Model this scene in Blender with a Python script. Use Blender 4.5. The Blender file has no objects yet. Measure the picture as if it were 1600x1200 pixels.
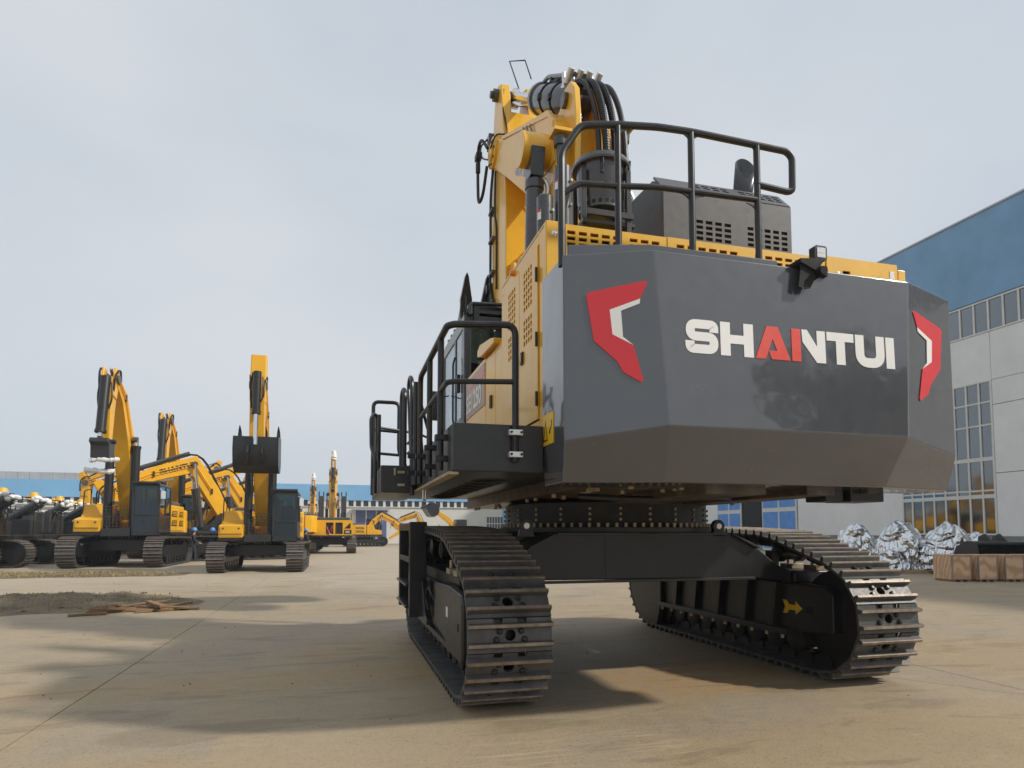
import bpy, bmesh, math, random
from mathutils import Vector, Matrix
R = math.radians
random.seed(7)
scene = bpy.context.scene
col = scene.collection

# ---------------------------------------------------------------- camera
cam_d = bpy.data.cameras.new('camera')
cam = bpy.data.objects.new('camera', cam_d)
col.objects.link(cam)
cam.location = (-3.33, -7.75, 1.6)
cam.rotation_euler = (R(93.5), 0, R(-15.1))
cam_d.sensor_fit = 'HORIZONTAL'
cam_d.sensor_width = 36
cam_d.lens = 22.5
cam_d.shift_y = 0.10625
cam_d.clip_start = 0.05
cam_d.clip_end = 3000
scene.camera = cam

# ---------------------------------------------------------------- sky and sun
SUN_EL, SUN_AZ = R(38.6), math.atan2(2.147, -1.17)
world = bpy.data.worlds.new('World')
scene.world = world
world.use_nodes = True
wt = world.node_tree
for n in list(wt.nodes):
    wt.nodes.remove(n)
w_out = wt.nodes.new('ShaderNodeOutputWorld')
w_bg = wt.nodes.new('ShaderNodeBackground')
w_sky = wt.nodes.new('ShaderNodeTexSky')
w_sky.sky_type = 'NISHITA'
w_sky.sun_disc = False
w_sky.sun_elevation = SUN_EL
w_sky.sun_rotation = SUN_AZ
w_sky.dust_density = 3.0
w_sky.air_density = 1.0
w_tc = wt.nodes.new('ShaderNodeTexCoord')
w_map = wt.nodes.new('ShaderNodeMapping')
w_map.inputs['Scale'].default_value = (1.0, 1.0, 2.2)
w_noise = wt.nodes.new('ShaderNodeTexNoise')
w_noise.inputs['Scale'].default_value = 1.6
w_noise.inputs['Detail'].default_value = 5
w_noise.inputs['Roughness'].default_value = 0.45
w_ramp = wt.nodes.new('ShaderNodeValToRGB')
w_ramp.color_ramp.elements[0].position = 0.3
w_ramp.color_ramp.elements[0].color = (6.0, 6.8, 7.7, 1)
w_ramp.color_ramp.elements[1].position = 0.72
w_ramp.color_ramp.elements[1].color = (7.9, 8.25, 8.65, 1)
w_mix = wt.nodes.new('ShaderNodeMixRGB')
w_mix.inputs['Fac'].default_value = 0.90
wt.links.new(w_tc.outputs['Generated'], w_map.inputs['Vector'])
wt.links.new(w_map.outputs['Vector'], w_noise.inputs['Vector'])
wt.links.new(w_noise.outputs['Fac'], w_ramp.inputs['Fac'])
wt.links.new(w_sky.outputs['Color'], w_mix.inputs['Color1'])
wt.links.new(w_ramp.outputs['Color'], w_mix.inputs['Color2'])
wt.links.new(w_mix.outputs['Color'], w_bg.inputs['Color'])
w_bg.inputs['Strength'].default_value = 0.085
wt.links.new(w_bg.outputs['Background'], w_out.inputs['Surface'])

sun_d = bpy.data.lights.new('sun', 'SUN')
sun_d.energy = 3.0
sun_d.angle = R(2.6)
sun_d.color = (1.0, 0.95, 0.87)
sun = bpy.data.objects.new('sun', sun_d)
col.objects.link(sun)
to_sun = Vector((math.sin(SUN_AZ) * math.cos(SUN_EL), math.cos(SUN_AZ) * math.cos(SUN_EL), math.sin(SUN_EL)))
sun.rotation_euler = to_sun.to_track_quat('Z', 'Y').to_euler()
sun.location = to_sun * 60

vs_ = scene.view_settings
vs_.view_transform = 'Standard'
vs_.look = 'None'
vs_.exposure = 0.14
vs_.gamma = 1.0
vs_.use_curve_mapping = False
try:
    scene.cycles.max_bounces = 7
    scene.cycles.transparent_max_bounces = 12
    scene.cycles.volume_bounces = 0
    scene.cycles.use_denoising = True
    scene.cycles.caustics_reflective = False
    scene.cycles.caustics_refractive = False
except Exception:
    pass

# ---------------------------------------------------------------- materials
MAT = {}


def node(nt, kind, **kw):
    n = nt.nodes.new(kind)
    for k, v in kw.items():
        if k in n.inputs:
            s = n.inputs[k]
            if isinstance(v, bpy.types.NodeSocket):
                nt.links.new(v, s)
            else:
                s.default_value = v
        else:
            setattr(n, k, v)
    return n


def c4(c):
    return (c[0], c[1], c[2], 1.0)


def new_mat(name):
    m = bpy.data.materials.new(name)
    m.use_nodes = True
    nt = m.node_tree
    b = nt.nodes['Principled BSDF']
    MAT[name] = m
    return m, nt, b


def mixc(nt, fac, a, b):
    n = nt.nodes.new('ShaderNodeMixRGB')
    for k, v in (('Fac', fac), ('Color1', a), ('Color2', b)):
        if isinstance(v, bpy.types.NodeSocket):
            nt.links.new(v, n.inputs[k])
        else:
            n.inputs[k].default_value = c4(v) if k != 'Fac' else v
    return n.outputs['Color']


def ramp(nt, fac, p0, p1, c0=(0, 0, 0), c1=(1, 1, 1)):
    n = nt.nodes.new('ShaderNodeValToRGB')
    e = n.color_ramp.elements
    e[0].position, e[1].position = p0, p1
    e[0].color, e[1].color = c4(c0), c4(c1)
    nt.links.new(fac, n.inputs['Fac'])
    return n.outputs['Color']


def mth(nt, op, a, b=0.0, c=0.0):
    n = nt.nodes.new('ShaderNodeMath')
    n.operation = op
    for i, v in enumerate((a, b, c)):
        if isinstance(v, bpy.types.NodeSocket):
            nt.links.new(v, n.inputs[i])
        else:
            n.inputs[i].default_value = v
    return n.outputs[0]


def noise(nt, vec, scale, detail=4, rough=0.55, dist=0.0):
    n = node(nt, 'ShaderNodeTexNoise', Scale=scale, Detail=detail, Roughness=rough, Distortion=dist)
    if vec is not None:
        nt.links.new(vec, n.inputs['Vector'])
    return n.outputs['Fac']


def stretch(nt, vec, s):
    n = node(nt, 'ShaderNodeMapping', Scale=s)
    nt.links.new(vec, n.inputs['Vector'])
    return n.outputs['Vector']


def bump(nt, b, h, strength, dist=0.01):
    n = node(nt, 'ShaderNodeBump', Strength=strength, Distance=dist, Height=h)
    nt.links.new(n.outputs['Normal'], b.inputs['Normal'])


def surf(name, colr, rough=0.5, metal=0.0, coat=0.0, dust=0.0, dustc=(0.30, 0.24, 0.17), var=0.12,
         scale=3.0, bmp=0.0, bscale=60.0, streak=0.0, streakc=(0.1, 0.08, 0.06), rvar=0.12, coords='POS', coatr=0.12, cior=1.5):
    """paint, steel, rubber...: colour with soft variation, dust patches, streaks and uneven gloss"""
    m, nt, b = new_mat(name)
    if coords == 'POS':
        vec = node(nt, 'ShaderNodeNewGeometry').outputs['Position']
    else:
        vec = node(nt, 'ShaderNodeTexCoord').outputs['Object']
    n1 = noise(nt, vec, scale, 5)
    dark = tuple(c * (1 - var) for c in colr)
    lite = tuple(min(1, c * (1 + var)) for c in colr)
    base = ramp(nt, n1, 0.3, 0.7, dark, lite)
    if dust:
        n2 = noise(nt, vec, scale * 2.3, 8, 0.65)
        f = mth(nt, 'MULTIPLY', ramp(nt, n2, 0.42, 0.75), dust)
        base = mixc(nt, f, base, dustc)
    if streak:
        n3 = noise(nt, stretch(nt, vec, (14, 14, 0.7)), 1.0, 4, 0.6)
        f = mth(nt, 'MULTIPLY', ramp(nt, n3, 0.52, 0.78), streak)
        base = mixc(nt, f, base, streakc)
    nt.links.new(base, b.inputs['Base Color'])
    b.inputs['Metallic'].default_value = metal
    n4 = noise(nt, vec, scale * 5, 4)
    rr = mth(nt, 'MULTIPLY_ADD', n4, rvar * 2, rough - rvar)
    nt.links.new(rr, b.inputs['Roughness'])
    if coat:
        b.inputs['Coat Weight'].default_value = coat
        b.inputs['Coat Roughness'].default_value = coatr
        b.inputs['Coat IOR'].default_value = cior
    if bmp:
        bump(nt, b, noise(nt, vec, bscale, 4, 0.6), bmp)
    return m


surf('yellow', (0.84, 0.45, 0.010), 0.4, coat=0.5, dust=0.16, dustc=(0.55, 0.36, 0.10), var=0.06, streak=0.10, streakc=(0.34, 0.17, 0.03), bmp=0.03, bscale=12)
surf('yellow_far', (0.84, 0.43, 0.007), 0.4, coat=0.2, dust=0.2, dustc=(0.5, 0.27, 0.05), var=0.08, scale=1.3)
gp = surf('grey_paint', (0.064, 0.067, 0.075), 0.24, coat=1.0, dust=0.12, dustc=(0.12, 0.115, 0.11), var=0.10, scale=1.6, rvar=0.08, streak=0.12, streakc=(0.105, 0.102, 0.098), coatr=0.05, cior=1.62)
_t = gp.node_tree                      # slight waviness of the plate, seen in its reflections
_b = node(_t, 'ShaderNodeBump', Strength=0.6, Distance=0.012, Height=noise(_t, node(_t, 'ShaderNodeNewGeometry').outputs['Position'], 2.6, 2, 0.4))
_t.links.new(_b.outputs['Normal'], _t.nodes['Principled BSDF'].inputs['Coat Normal'])
surf('hood_grey', (0.07, 0.071, 0.075), 0.4, dust=0.12, var=0.08)
surf('platform_grey', (0.024, 0.0245, 0.026), 0.38, dust=0.14, dustc=(0.09, 0.08, 0.07), var=0.12)
surf('rail_grey', (0.013, 0.013, 0.014), 0.35, dust=0.08, dustc=(0.12, 0.11, 0.10))
surf('black_steel', (0.013, 0.013, 0.0137), 0.36, dust=0.16, dustc=(0.05, 0.042, 0.034), var=0.2)
surf('under_steel', (0.014, 0.013, 0.012), 0.45, dust=0.3, dustc=(0.08, 0.062, 0.045), var=0.2)
surf('deck_under', (0.05, 0.04, 0.03), 0.4, dust=0.7, dustc=(0.26, 0.19, 0.12), var=0.3, scale=1.6)
surf('shoe_steel', (0.085, 0.083, 0.08), 0.5, metal=0.25, dust=0.5, dustc=(0.15, 0.13, 0.105), var=0.35, scale=5, bmp=0.25, bscale=45, streak=0.3, streakc=(0.16, 0.15, 0.14))
surf('grouser_worn', (0.27, 0.215, 0.16), 0.5, metal=0.3, dust=0.7, dustc=(0.10, 0.08, 0.062), var=0.35, scale=7, bmp=0.3, bscale=60)
surf('bolt_tan', (0.42, 0.33, 0.22), 0.45, metal=0.4, var=0.25, scale=9)
surf('zinc', (0.72, 0.71, 0.68), 0.35, metal=0.7, var=0.1)
surf('cylinder_grey', (0.045, 0.046, 0.05), 0.3, coat=0.4, dust=0.08, var=0.08)
surf('rubber', (0.008, 0.008, 0.0085), 0.5, dust=0.1, dustc=(0.06, 0.055, 0.05))
surf('chrome', (0.75, 0.75, 0.76), 0.14, metal=1.0, var=0.04)
surf('red_decal', (0.62, 0.02, 0.028), 0.35, coat=0.3, var=0.03)
surf('orange_decal', (0.70, 0.06, 0.035), 0.35, coat=0.3, var=0.03)
surf('white_decal', (0.80, 0.79, 0.76), 0.35, coat=0.3, var=0.03)
surf('blue_decal', (0.28, 0.33, 0.46), 0.4, var=0.05)
surf('yellow_decal', (0.85, 0.52, 0.02), 0.4, var=0.03)
surf('black_ink', (0.02, 0.012, 0.01), 0.5, var=0.1)
surf('beige_panel', (0.50, 0.36, 0.28), 0.45, var=0.1)
surf('light_lens', (0.72, 0.74, 0.76), 0.15, var=0.08, scale=40)
surf('dark_hole', (0.008, 0.008, 0.009), 0.8, var=0.1)
surf('cab_dark', (0.018, 0.019, 0.021), 0.3, coat=0.3, dust=0.06, dustc=(0.1, 0.095, 0.09))
surf('wrap_white', (0.80, 0.79, 0.77), 0.4, var=0.1, scale=6, bmp=0.5, bscale=12)
surf('amber', (0.85, 0.25, 0.03), 0.3, var=0.05)


def glass_mat(name, tint, refl=0.16, rough=0.04):
    m, nt, b = new_mat(name)
    nt.nodes.remove(b)
    out = nt.nodes['Material Output']
    tr = node(nt, 'ShaderNodeBsdfTransparent', Color=c4(tint))
    gl = node(nt, 'ShaderNodeBsdfGlossy', Color=(0.9, 0.95, 1.0, 1), Roughness=rough)
    lw = node(nt, 'ShaderNodeLayerWeight', Blend=0.35)
    f = mth(nt, 'MULTIPLY_ADD', lw.outputs['Facing'], 0.65, refl)
    mx = nt.nodes.new('ShaderNodeMixShader')
    nt.links.new(f, mx.inputs[0])
    nt.links.new(tr.outputs[0], mx.inputs[1])
    nt.links.new(gl.outputs[0], mx.inputs[2])
    nt.links.new(mx.outputs[0], out.inputs['Surface'])
    return m


glass_mat('cab_glass', (0.42, 0.52, 0.50), 0.05)
glass_mat('hall_glass', (0.22, 0.24, 0.25), 0.12, 0.06)

# ---------------------------------------------------------------- mesh helpers


class MB:
    """collects shapes into one mesh; self.m is the material slot of what is added next"""

    def __init__(self):
        self.v, self.f, self.mi, self.m = [], [], [], 0
        self.pc = []

    def add(self, vs, fs):
        o = len(self.v)
        self.pc.append((o, len(self.f), len(vs), len(fs)))
        self.v += [tuple(v) for v in vs]
        self.f += [tuple(i + o for i in f) for f in fs]
        self.mi += [self.m] * len(fs)
        return self

    def box(self, x0, x1, y0, y1, z0, z1):
        vs = [(x, y, z) for x in (x0, x1) for y in (y0, y1) for z in (z0, z1)]
        return self.add(vs, [(0, 1, 3, 2), (4, 6, 7, 5), (0, 4, 5, 1), (2, 3, 7, 6), (0, 2, 6, 4), (1, 5, 7, 3)])

    def obox(self, c, s, rot=None):
        M = rot or Matrix.Identity(3)
        c = Vector(c)
        vs = [c + M @ Vector((a * s[0] / 2, b * s[1] / 2, d * s[2] / 2)) for a in (-1, 1) for b in (-1, 1) for d in (-1, 1)]
        return self.add(vs, [(0, 1, 3, 2), (4, 6, 7, 5), (0, 4, 5, 1), (2, 3, 7, 6), (0, 2, 6, 4), (1, 5, 7, 3)])

    def bar(self, p0, p1, w, h):
        """rectangular bar from p0 to p1, w across, h in the upright direction"""
        p0, p1 = Vector(p0), Vector(p1)
        d = (p1 - p0).normalized()
        up = Vector((0, 0, 1)) if abs(d.z) < 0.95 else Vector((0, 1, 0))
        s = d.cross(up).normalized()
        u = s.cross(d)
        M = Matrix((d, s, u)).transposed()
        return self.obox((p0 + p1) / 2, ((p1 - p0).length, w, h), M)

    def prism(self, pts, a0, a1, ax='x'):
        n = len(pts)
        f3 = {'x': lambda p, a: (a, p[0], p[1]), 'y': lambda p, a: (p[0], a, p[1]), 'z': lambda p, a: (p[0], p[1], a)}[ax]
        vs = [f3(p, a0) for p in pts] + [f3(p, a1) for p in pts]
        fs = [tuple(range(n))[::-1], tuple(range(n, 2 * n))] + [(i, (i + 1) % n, (i + 1) % n + n, i + n) for i in range(n)]
        return self.add(vs, fs)

    def ring(self, c, d, r, n, ph=0.0):
        d = Vector(d).normalized()
        a = Vector((0, 0, 1)) if abs(d.z) < 0.9 else Vector((1, 0, 0))
        u = d.cross(a).normalized()
        w = d.cross(u)
        c = Vector(c)
        return [c + (u * math.cos(ph + 2 * math.pi * i / n) + w * math.sin(ph + 2 * math.pi * i / n)) * r for i in range(n)]

    def cyl(self, p0, p1, r, r1=None, n=16, caps=True):
        p0, p1 = Vector(p0), Vector(p1)
        r1 = r if r1 is None else r1
        d = p1 - p0
        vs = self.ring(p0, d, r, n) + self.ring(p1, d, r1, n)
        fs = [(i, (i + 1) % n, (i + 1) % n + n, i + n) for i in range(n)]
        if caps:
            fs += [tuple(range(n))[::-1], tuple(range(n, 2 * n))]
        return self.add(vs, fs)

    def lathe(self, prof, c=(0, 0, 0), d=(0, 0, 1), n=24):
        """prof: list of (radius, height) along d from c"""
        d = Vector(d).normalized()
        c = Vector(c)
        vs, fs = [], []
        for r, h in prof:
            vs += self.ring(c + d * h, d, max(r, 1e-4), n)
        for k in range(len(prof) - 1):
            fs += [(k * n + i, k * n + (i + 1) % n, (k + 1) * n + (i + 1) % n, (k + 1) * n + i) for i in range(n)]
        fs += [tuple(range(n))[::-1], tuple(range((len(prof) - 1) * n, len(prof) * n))]
        return self.add(vs, fs)

    def tube(self, path, r, n=8, caps=True, closed=False):
        P = [Vector(p) for p in path]
        m = len(P)
        T = []
        for i in range(m):
            if closed:
                t = P[(i + 1) % m] - P[i - 1]
            else:
                t = P[min(i + 1, m - 1)] - P[max(i - 1, 0)]
            T.append(t.normalized())
        a = Vector((0, 0, 1)) if abs(T[0].z) < 0.9 else Vector((1, 0, 0))
        u = T[0].cross(a).normalized()
        vs, fs = [], []
        for i in range(m):
            if i:
                u = (u - T[i] * u.dot(T[i]))
                u = u.normalized() if u.length > 1e-6 else T[i].orthogonal().normalized()
            w = T[i].cross(u)
            k = 1.0
            rr = r[i] if isinstance(r, (list, tuple)) else r
            vs += [P[i] + (u * math.cos(2 * math.pi * j / n) + w * math.sin(2 * math.pi * j / n)) * rr * k for j in range(n)]
        for i in range(m if closed else m - 1):
            o, q = i * n, ((i + 1) % m) * n
            fs += [(o + j, o + (j + 1) % n, q + (j + 1) % n, q + j) for j in range(n)]
        if caps and not closed:
            fs += [tuple(range(n))[::-1], tuple(range((m - 1) * n, m * n))]
        return self.add(vs, fs)

    def mesh(self, name, mats, smooth=35):
        me = bpy.data.meshes.new(name)
        me.from_pydata(self.v, [], self.f)
        bm = bmesh.new()
        bm.from_mesh(me)
        bmesh.ops.recalc_face_normals(bm, faces=bm.faces)
        bm.to_mesh(me)
        bm.free()
        for m in (mats if isinstance(mats, (list, tuple)) else [mats]):
            me.materials.append(MAT[m])
        if isinstance(mats, (list, tuple)) and len(mats) > 1:
            me.polygons.foreach_set('material_index', self.mi)
        if smooth:
            me.polygons.foreach_set('use_smooth', [True] * len(me.polygons))
            me.set_sharp_from_angle(angle=R(smooth))
        me.update()
        return me

    def build(self, name, mats, parent=None, bevel=0.0, smooth=35, seg=2, blim=35):
        o = bpy.data.objects.new(name, self.mesh(name, mats, smooth))
        col.objects.link(o)
        if parent is not None:
            o.parent = parent
        if bevel:
            md = o.modifiers.new('bevel', 'BEVEL')
            md.width = bevel
            md.segments = seg
            md.limit_method = 'ANGLE'
            md.angle_limit = R(blim)
            md.harden_normals = True
        return o

    def build_each(self, name, mats, parent=None, bevel=0.0, smooth=35):
        """one object for every shape added"""
        res = []
        for o, fo, nv, nf in self.pc:
            q = MB()
            q.v = self.v[o:o + nv]
            q.f = [tuple(i - o for i in f) for f in self.f[fo:fo + nf]]
            q.mi = self.mi[fo:fo + nf]
            res.append(q.build(name, mats, parent, bevel, smooth))
        return res


def fillet(path, r, n=5):
    """round the corners of a polyline"""
    P = [Vector(p) for p in path]
    out = [P[0]]
    for i in range(1, len(P) - 1):
        a, b, c = P[i - 1], P[i], P[i + 1]
        d0, d1 = (a - b), (c - b)
        k = min(r, d0.length * 0.48, d1.length * 0.48)
        p0, p1 = b + d0.normalized() * k, b + d1.normalized() * k
        for j in range(n + 1):
            t = j / n
            out.append(p0 * (1 - t) ** 2 + b * 2 * t * (1 - t) + p1 * t * t)
    out.append(P[-1])
    return out


def spline(path, n=8):
    """Catmull-Rom through the points"""
    P = [Vector(p) for p in path]
    P = [P[0] * 2 - P[1]] + P + [P[-1] * 2 - P[-2]]
    out = []
    for i in range(1, len(P) - 2):
        a, b, c, d = P[i - 1:i + 3]
        for j in range(n):
            t = j / n
            out.append(0.5 * ((2 * b) + (c - a) * t + (2 * a - 5 * b + 4 * c - d) * t * t + (3 * b - a - 3 * c + d) * t ** 3))
    out.append(P[-2])
    return out


def tag(o, label=None, cat=None, group=None, kind=None):
    for k, v in (('label', label), ('category', cat), ('group', group), ('kind', kind)):
        if v:
            o[k] = v
    return o


def empty(name, loc=(0, 0, 0), rz=0.0, s=1.0):
    o = bpy.data.objects.new(name, None)
    col.objects.link(o)
    o.location = loc
    o.rotation_euler = (0, 0, rz)
    o.scale = (s, s, s)
    o.empty_display_size = 0.3
    return o


def copy_tree(o, parent=None):
    c = o.copy()
    col.objects.link(c)
    if parent is not None:
        c.parent = parent
    for ch in list(o.children):
        copy_tree(ch, c)
    return c


def holed_panel(name, mat, parent, fr, us, vs, hole, thick=0.02, bevel=0.0):
    """sheet with real rectangular openings; fr maps (u, v, depth) to a point; hole(i, j) says which cells are open"""
    mb = MB()
    idx = {}

    def vid(i, j, k):
        key = (i, j, k)
        if key not in idx:
            idx[key] = len(mb.v)
            mb.v.append(tuple(fr(us[i], vs[j], -thick * k)))
        return idx[key]
    nu, nv = len(us) - 1, len(vs) - 1
    solid = {(i, j) for i in range(nu) for j in range(nv) if not hole(i, j)}
    for i, j in solid:
        for k in (0, 1):
            mb.f.append((vid(i, j, k), vid(i + 1, j, k), vid(i + 1, j + 1, k), vid(i, j + 1, k)))
        for di, dj, a, b in ((-1, 0, (0, 0), (0, 1)), (1, 0, (1, 0), (1, 1)), (0, -1, (0, 0), (1, 0)), (0, 1, (0, 1), (1, 1))):
            if (i + di, j + dj) not in solid:
                p, q = (i + a[0], j + a[1]), (i + b[0], j + b[1])
                mb.f.append((vid(*p, 0), vid(*q, 0), vid(*q, 1), vid(*p, 1)))
    mb.mi = [0] * len(mb.f)
    return mb.build(name, mat, parent, bevel, smooth=0)


def lines(a, b, holes, pad=None):
    """grid lines from a to b with an interval for each (h0, h1) of holes; returns lines and the set of open cell indexes"""
    ls, op = [a], set()
    for h0, h1 in holes:
        if h0 > ls[-1] + 1e-6:
            ls.append(h0)
        op.add(len(ls) - 1)
        ls.append(h1)
    if b > ls[-1] + 1e-6:
        ls.append(b)
    return ls, op


# ---- lettering: heavy extended capitals cut as plates
def stroke(pts, w):
    P = [Vector((p[0], p[1])) for p in pts]
    L, Rr = [], []
    for i in range(len(P)):
        t = (P[min(i + 1, len(P) - 1)] - P[max(i - 1, 0)]).normalized()
        nrm = Vector((-t.y, t.x))
        L.append(P[i] + nrm * w / 2)
        Rr.append(P[i] - nrm * w / 2)
    return [(p.x, p.y) for p in L] + [(p.x, p.y) for p in reversed(Rr)]


def fil2(pts, r, n=6):
    return [(p.x, p.y) for p in fillet([(a, b, 0) for a, b in pts], r, n)]


LETTERS = {
    'S': (1.0, [('w', stroke(fil2([(0.86, 0.64), (0.86, 0.865), (0.15, 0.865), (0.15, 0.5), (0.85, 0.5), (0.85, 0.135), (0.13, 0.135), (0.13, 0.36)], 0.25), 0.265))]),
    'H': (1.02, [('w', [(0, 0), (0.3, 0), (0.3, 0.37), (0.72, 0.37), (0.72, 0), (1.02, 0), (1.02, 1), (0.72, 1), (0.72, 0.63), (0.3, 0.63), (0.3, 1), (0, 1)])]),
    'A': (1.12, [('r', [(0, 0), (0.30, 0), (0.40, 0.24), (0.66, 0.24), (0.545, 0.56), (0.44, 0.24), (0.33, 0), (0.80, 0), (0.86, 0.16), (0.80, 0), (1.12, 0), (0.74, 1), (0.38, 1)])]),
    'N': (1.12, [('r', [(0, 0), (0.3, 0), (0.3, 1), (0, 1)]), ('w', [(0.34, 1), (0.36, 0.62), (0.82, 0), (1.12, 0), (1.12, 1), (0.84, 1), (0.84, 0.5), (0.52, 1)])]),
    'T': (0.92, [('w', [(0.31, 0), (0.61, 0), (0.61, 0.73), (0.92, 0.73), (0.92, 1), (0, 1), (0, 0.73), (0.31, 0.73)])]),
    'U': (1.02, [('w', stroke(fil2([(0.15, 1), (0.15, 0.135), (0.87, 0.135), (0.87, 1)], 0.3, 8), 0.3))]),
    'I': (0.3, [('w', [(0, 0), (0.3, 0), (0.3, 1), (0, 1)])]),
}
LETTERS['A'] = (1.12, [('r', [(0, 0), (0.32, 0), (0.56, 0.62), (0.70, 0.26), (0.42, 0.26), (0.52, 0), (1.12, 0), (0.74, 1), (0.38, 1)])])


def word_plates(parent, word, fr, x0, x1, y0, y1, cols, thick=0.004, gap=0.1, name='letter'):
    """each stroke colour of each letter is one thin plate on the surface given by fr(u, v, d)"""
    total = sum(LETTERS[c][0] for c in word) + gap * (len(word) - 1)
    k = (x1 - x0) / total
    x = x0
    res = []
    for c in word:
        w, polys = LETTERS[c]
        for cc, pts in polys:
            mb = MB()
            n = len(pts)
            q = [(x + p[0] * k, y0 + p[1] * (y1 - y0)) for p in pts]
            if n > 20:                      # stroked letter: a strip of quads
                top = [(i, i + 1, n - 2 - i, n - 1 - i) for i in range(n // 2 - 1)]
            else:
                top = [tuple(range(n))]
            mb.add([fr(a, b, 0.0005) for a, b in q] + [fr(a, b, thick) for a, b in q],
                   [tuple(i + n for i in t) for t in top] + [(i, (i + 1) % n, (i + 1) % n + n, i + n) for i in range(n)])
            res.append(mb.build(name, cols[cc], parent, smooth=0))
        x += (w + gap) * k
    return res


def plate(parent, name, mat, fr, pts, d0=0.001, d1=0.005):
    mb = MB()
    n = len(pts)
    mb.add([fr(a, b, d0) for a, b in pts] + [fr(a, b, d1) for a, b in pts],
           [tuple(range(n))[::-1], tuple(range(n, 2 * n))] + [(i, (i + 1) % n, (i + 1) % n + n, i + n) for i in range(n)])
    return mb.build(name, mat, parent, smooth=0)


def frame3(o, ux, uy, N):
    o, ux, uy, N = Vector(o), Vector(ux).normalized(), Vector(uy).normalized(), Vector(N).normalized()
    return lambda u, v, d=0.0: o + ux * u + uy * v + N * d


def text_plate(parent, name, mat, txt, size, fr, bold=0.02, thick=0.003):
    cu = bpy.data.curves.new(name, 'FONT')
    cu.body = txt
    cu.size = size
    cu.offset = bold * size
    cu.resolution_u = 3
    to = bpy.data.objects.new('t', cu)
    col.objects.link(to)
    me = bpy.data.meshes.new_from_object(to.evaluated_get(bpy.context.evaluated_depsgraph_get()))
    bpy.data.objects.remove(to)
    for v in me.vertices:
        v.co = fr(v.co.x, v.co.y, thick)
    me.materials.clear()
    me.materials.append(MAT[mat])
    o = bpy.data.objects.new(name, me)
    col.objects.link(o)
    o.parent = parent
    return o
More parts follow.
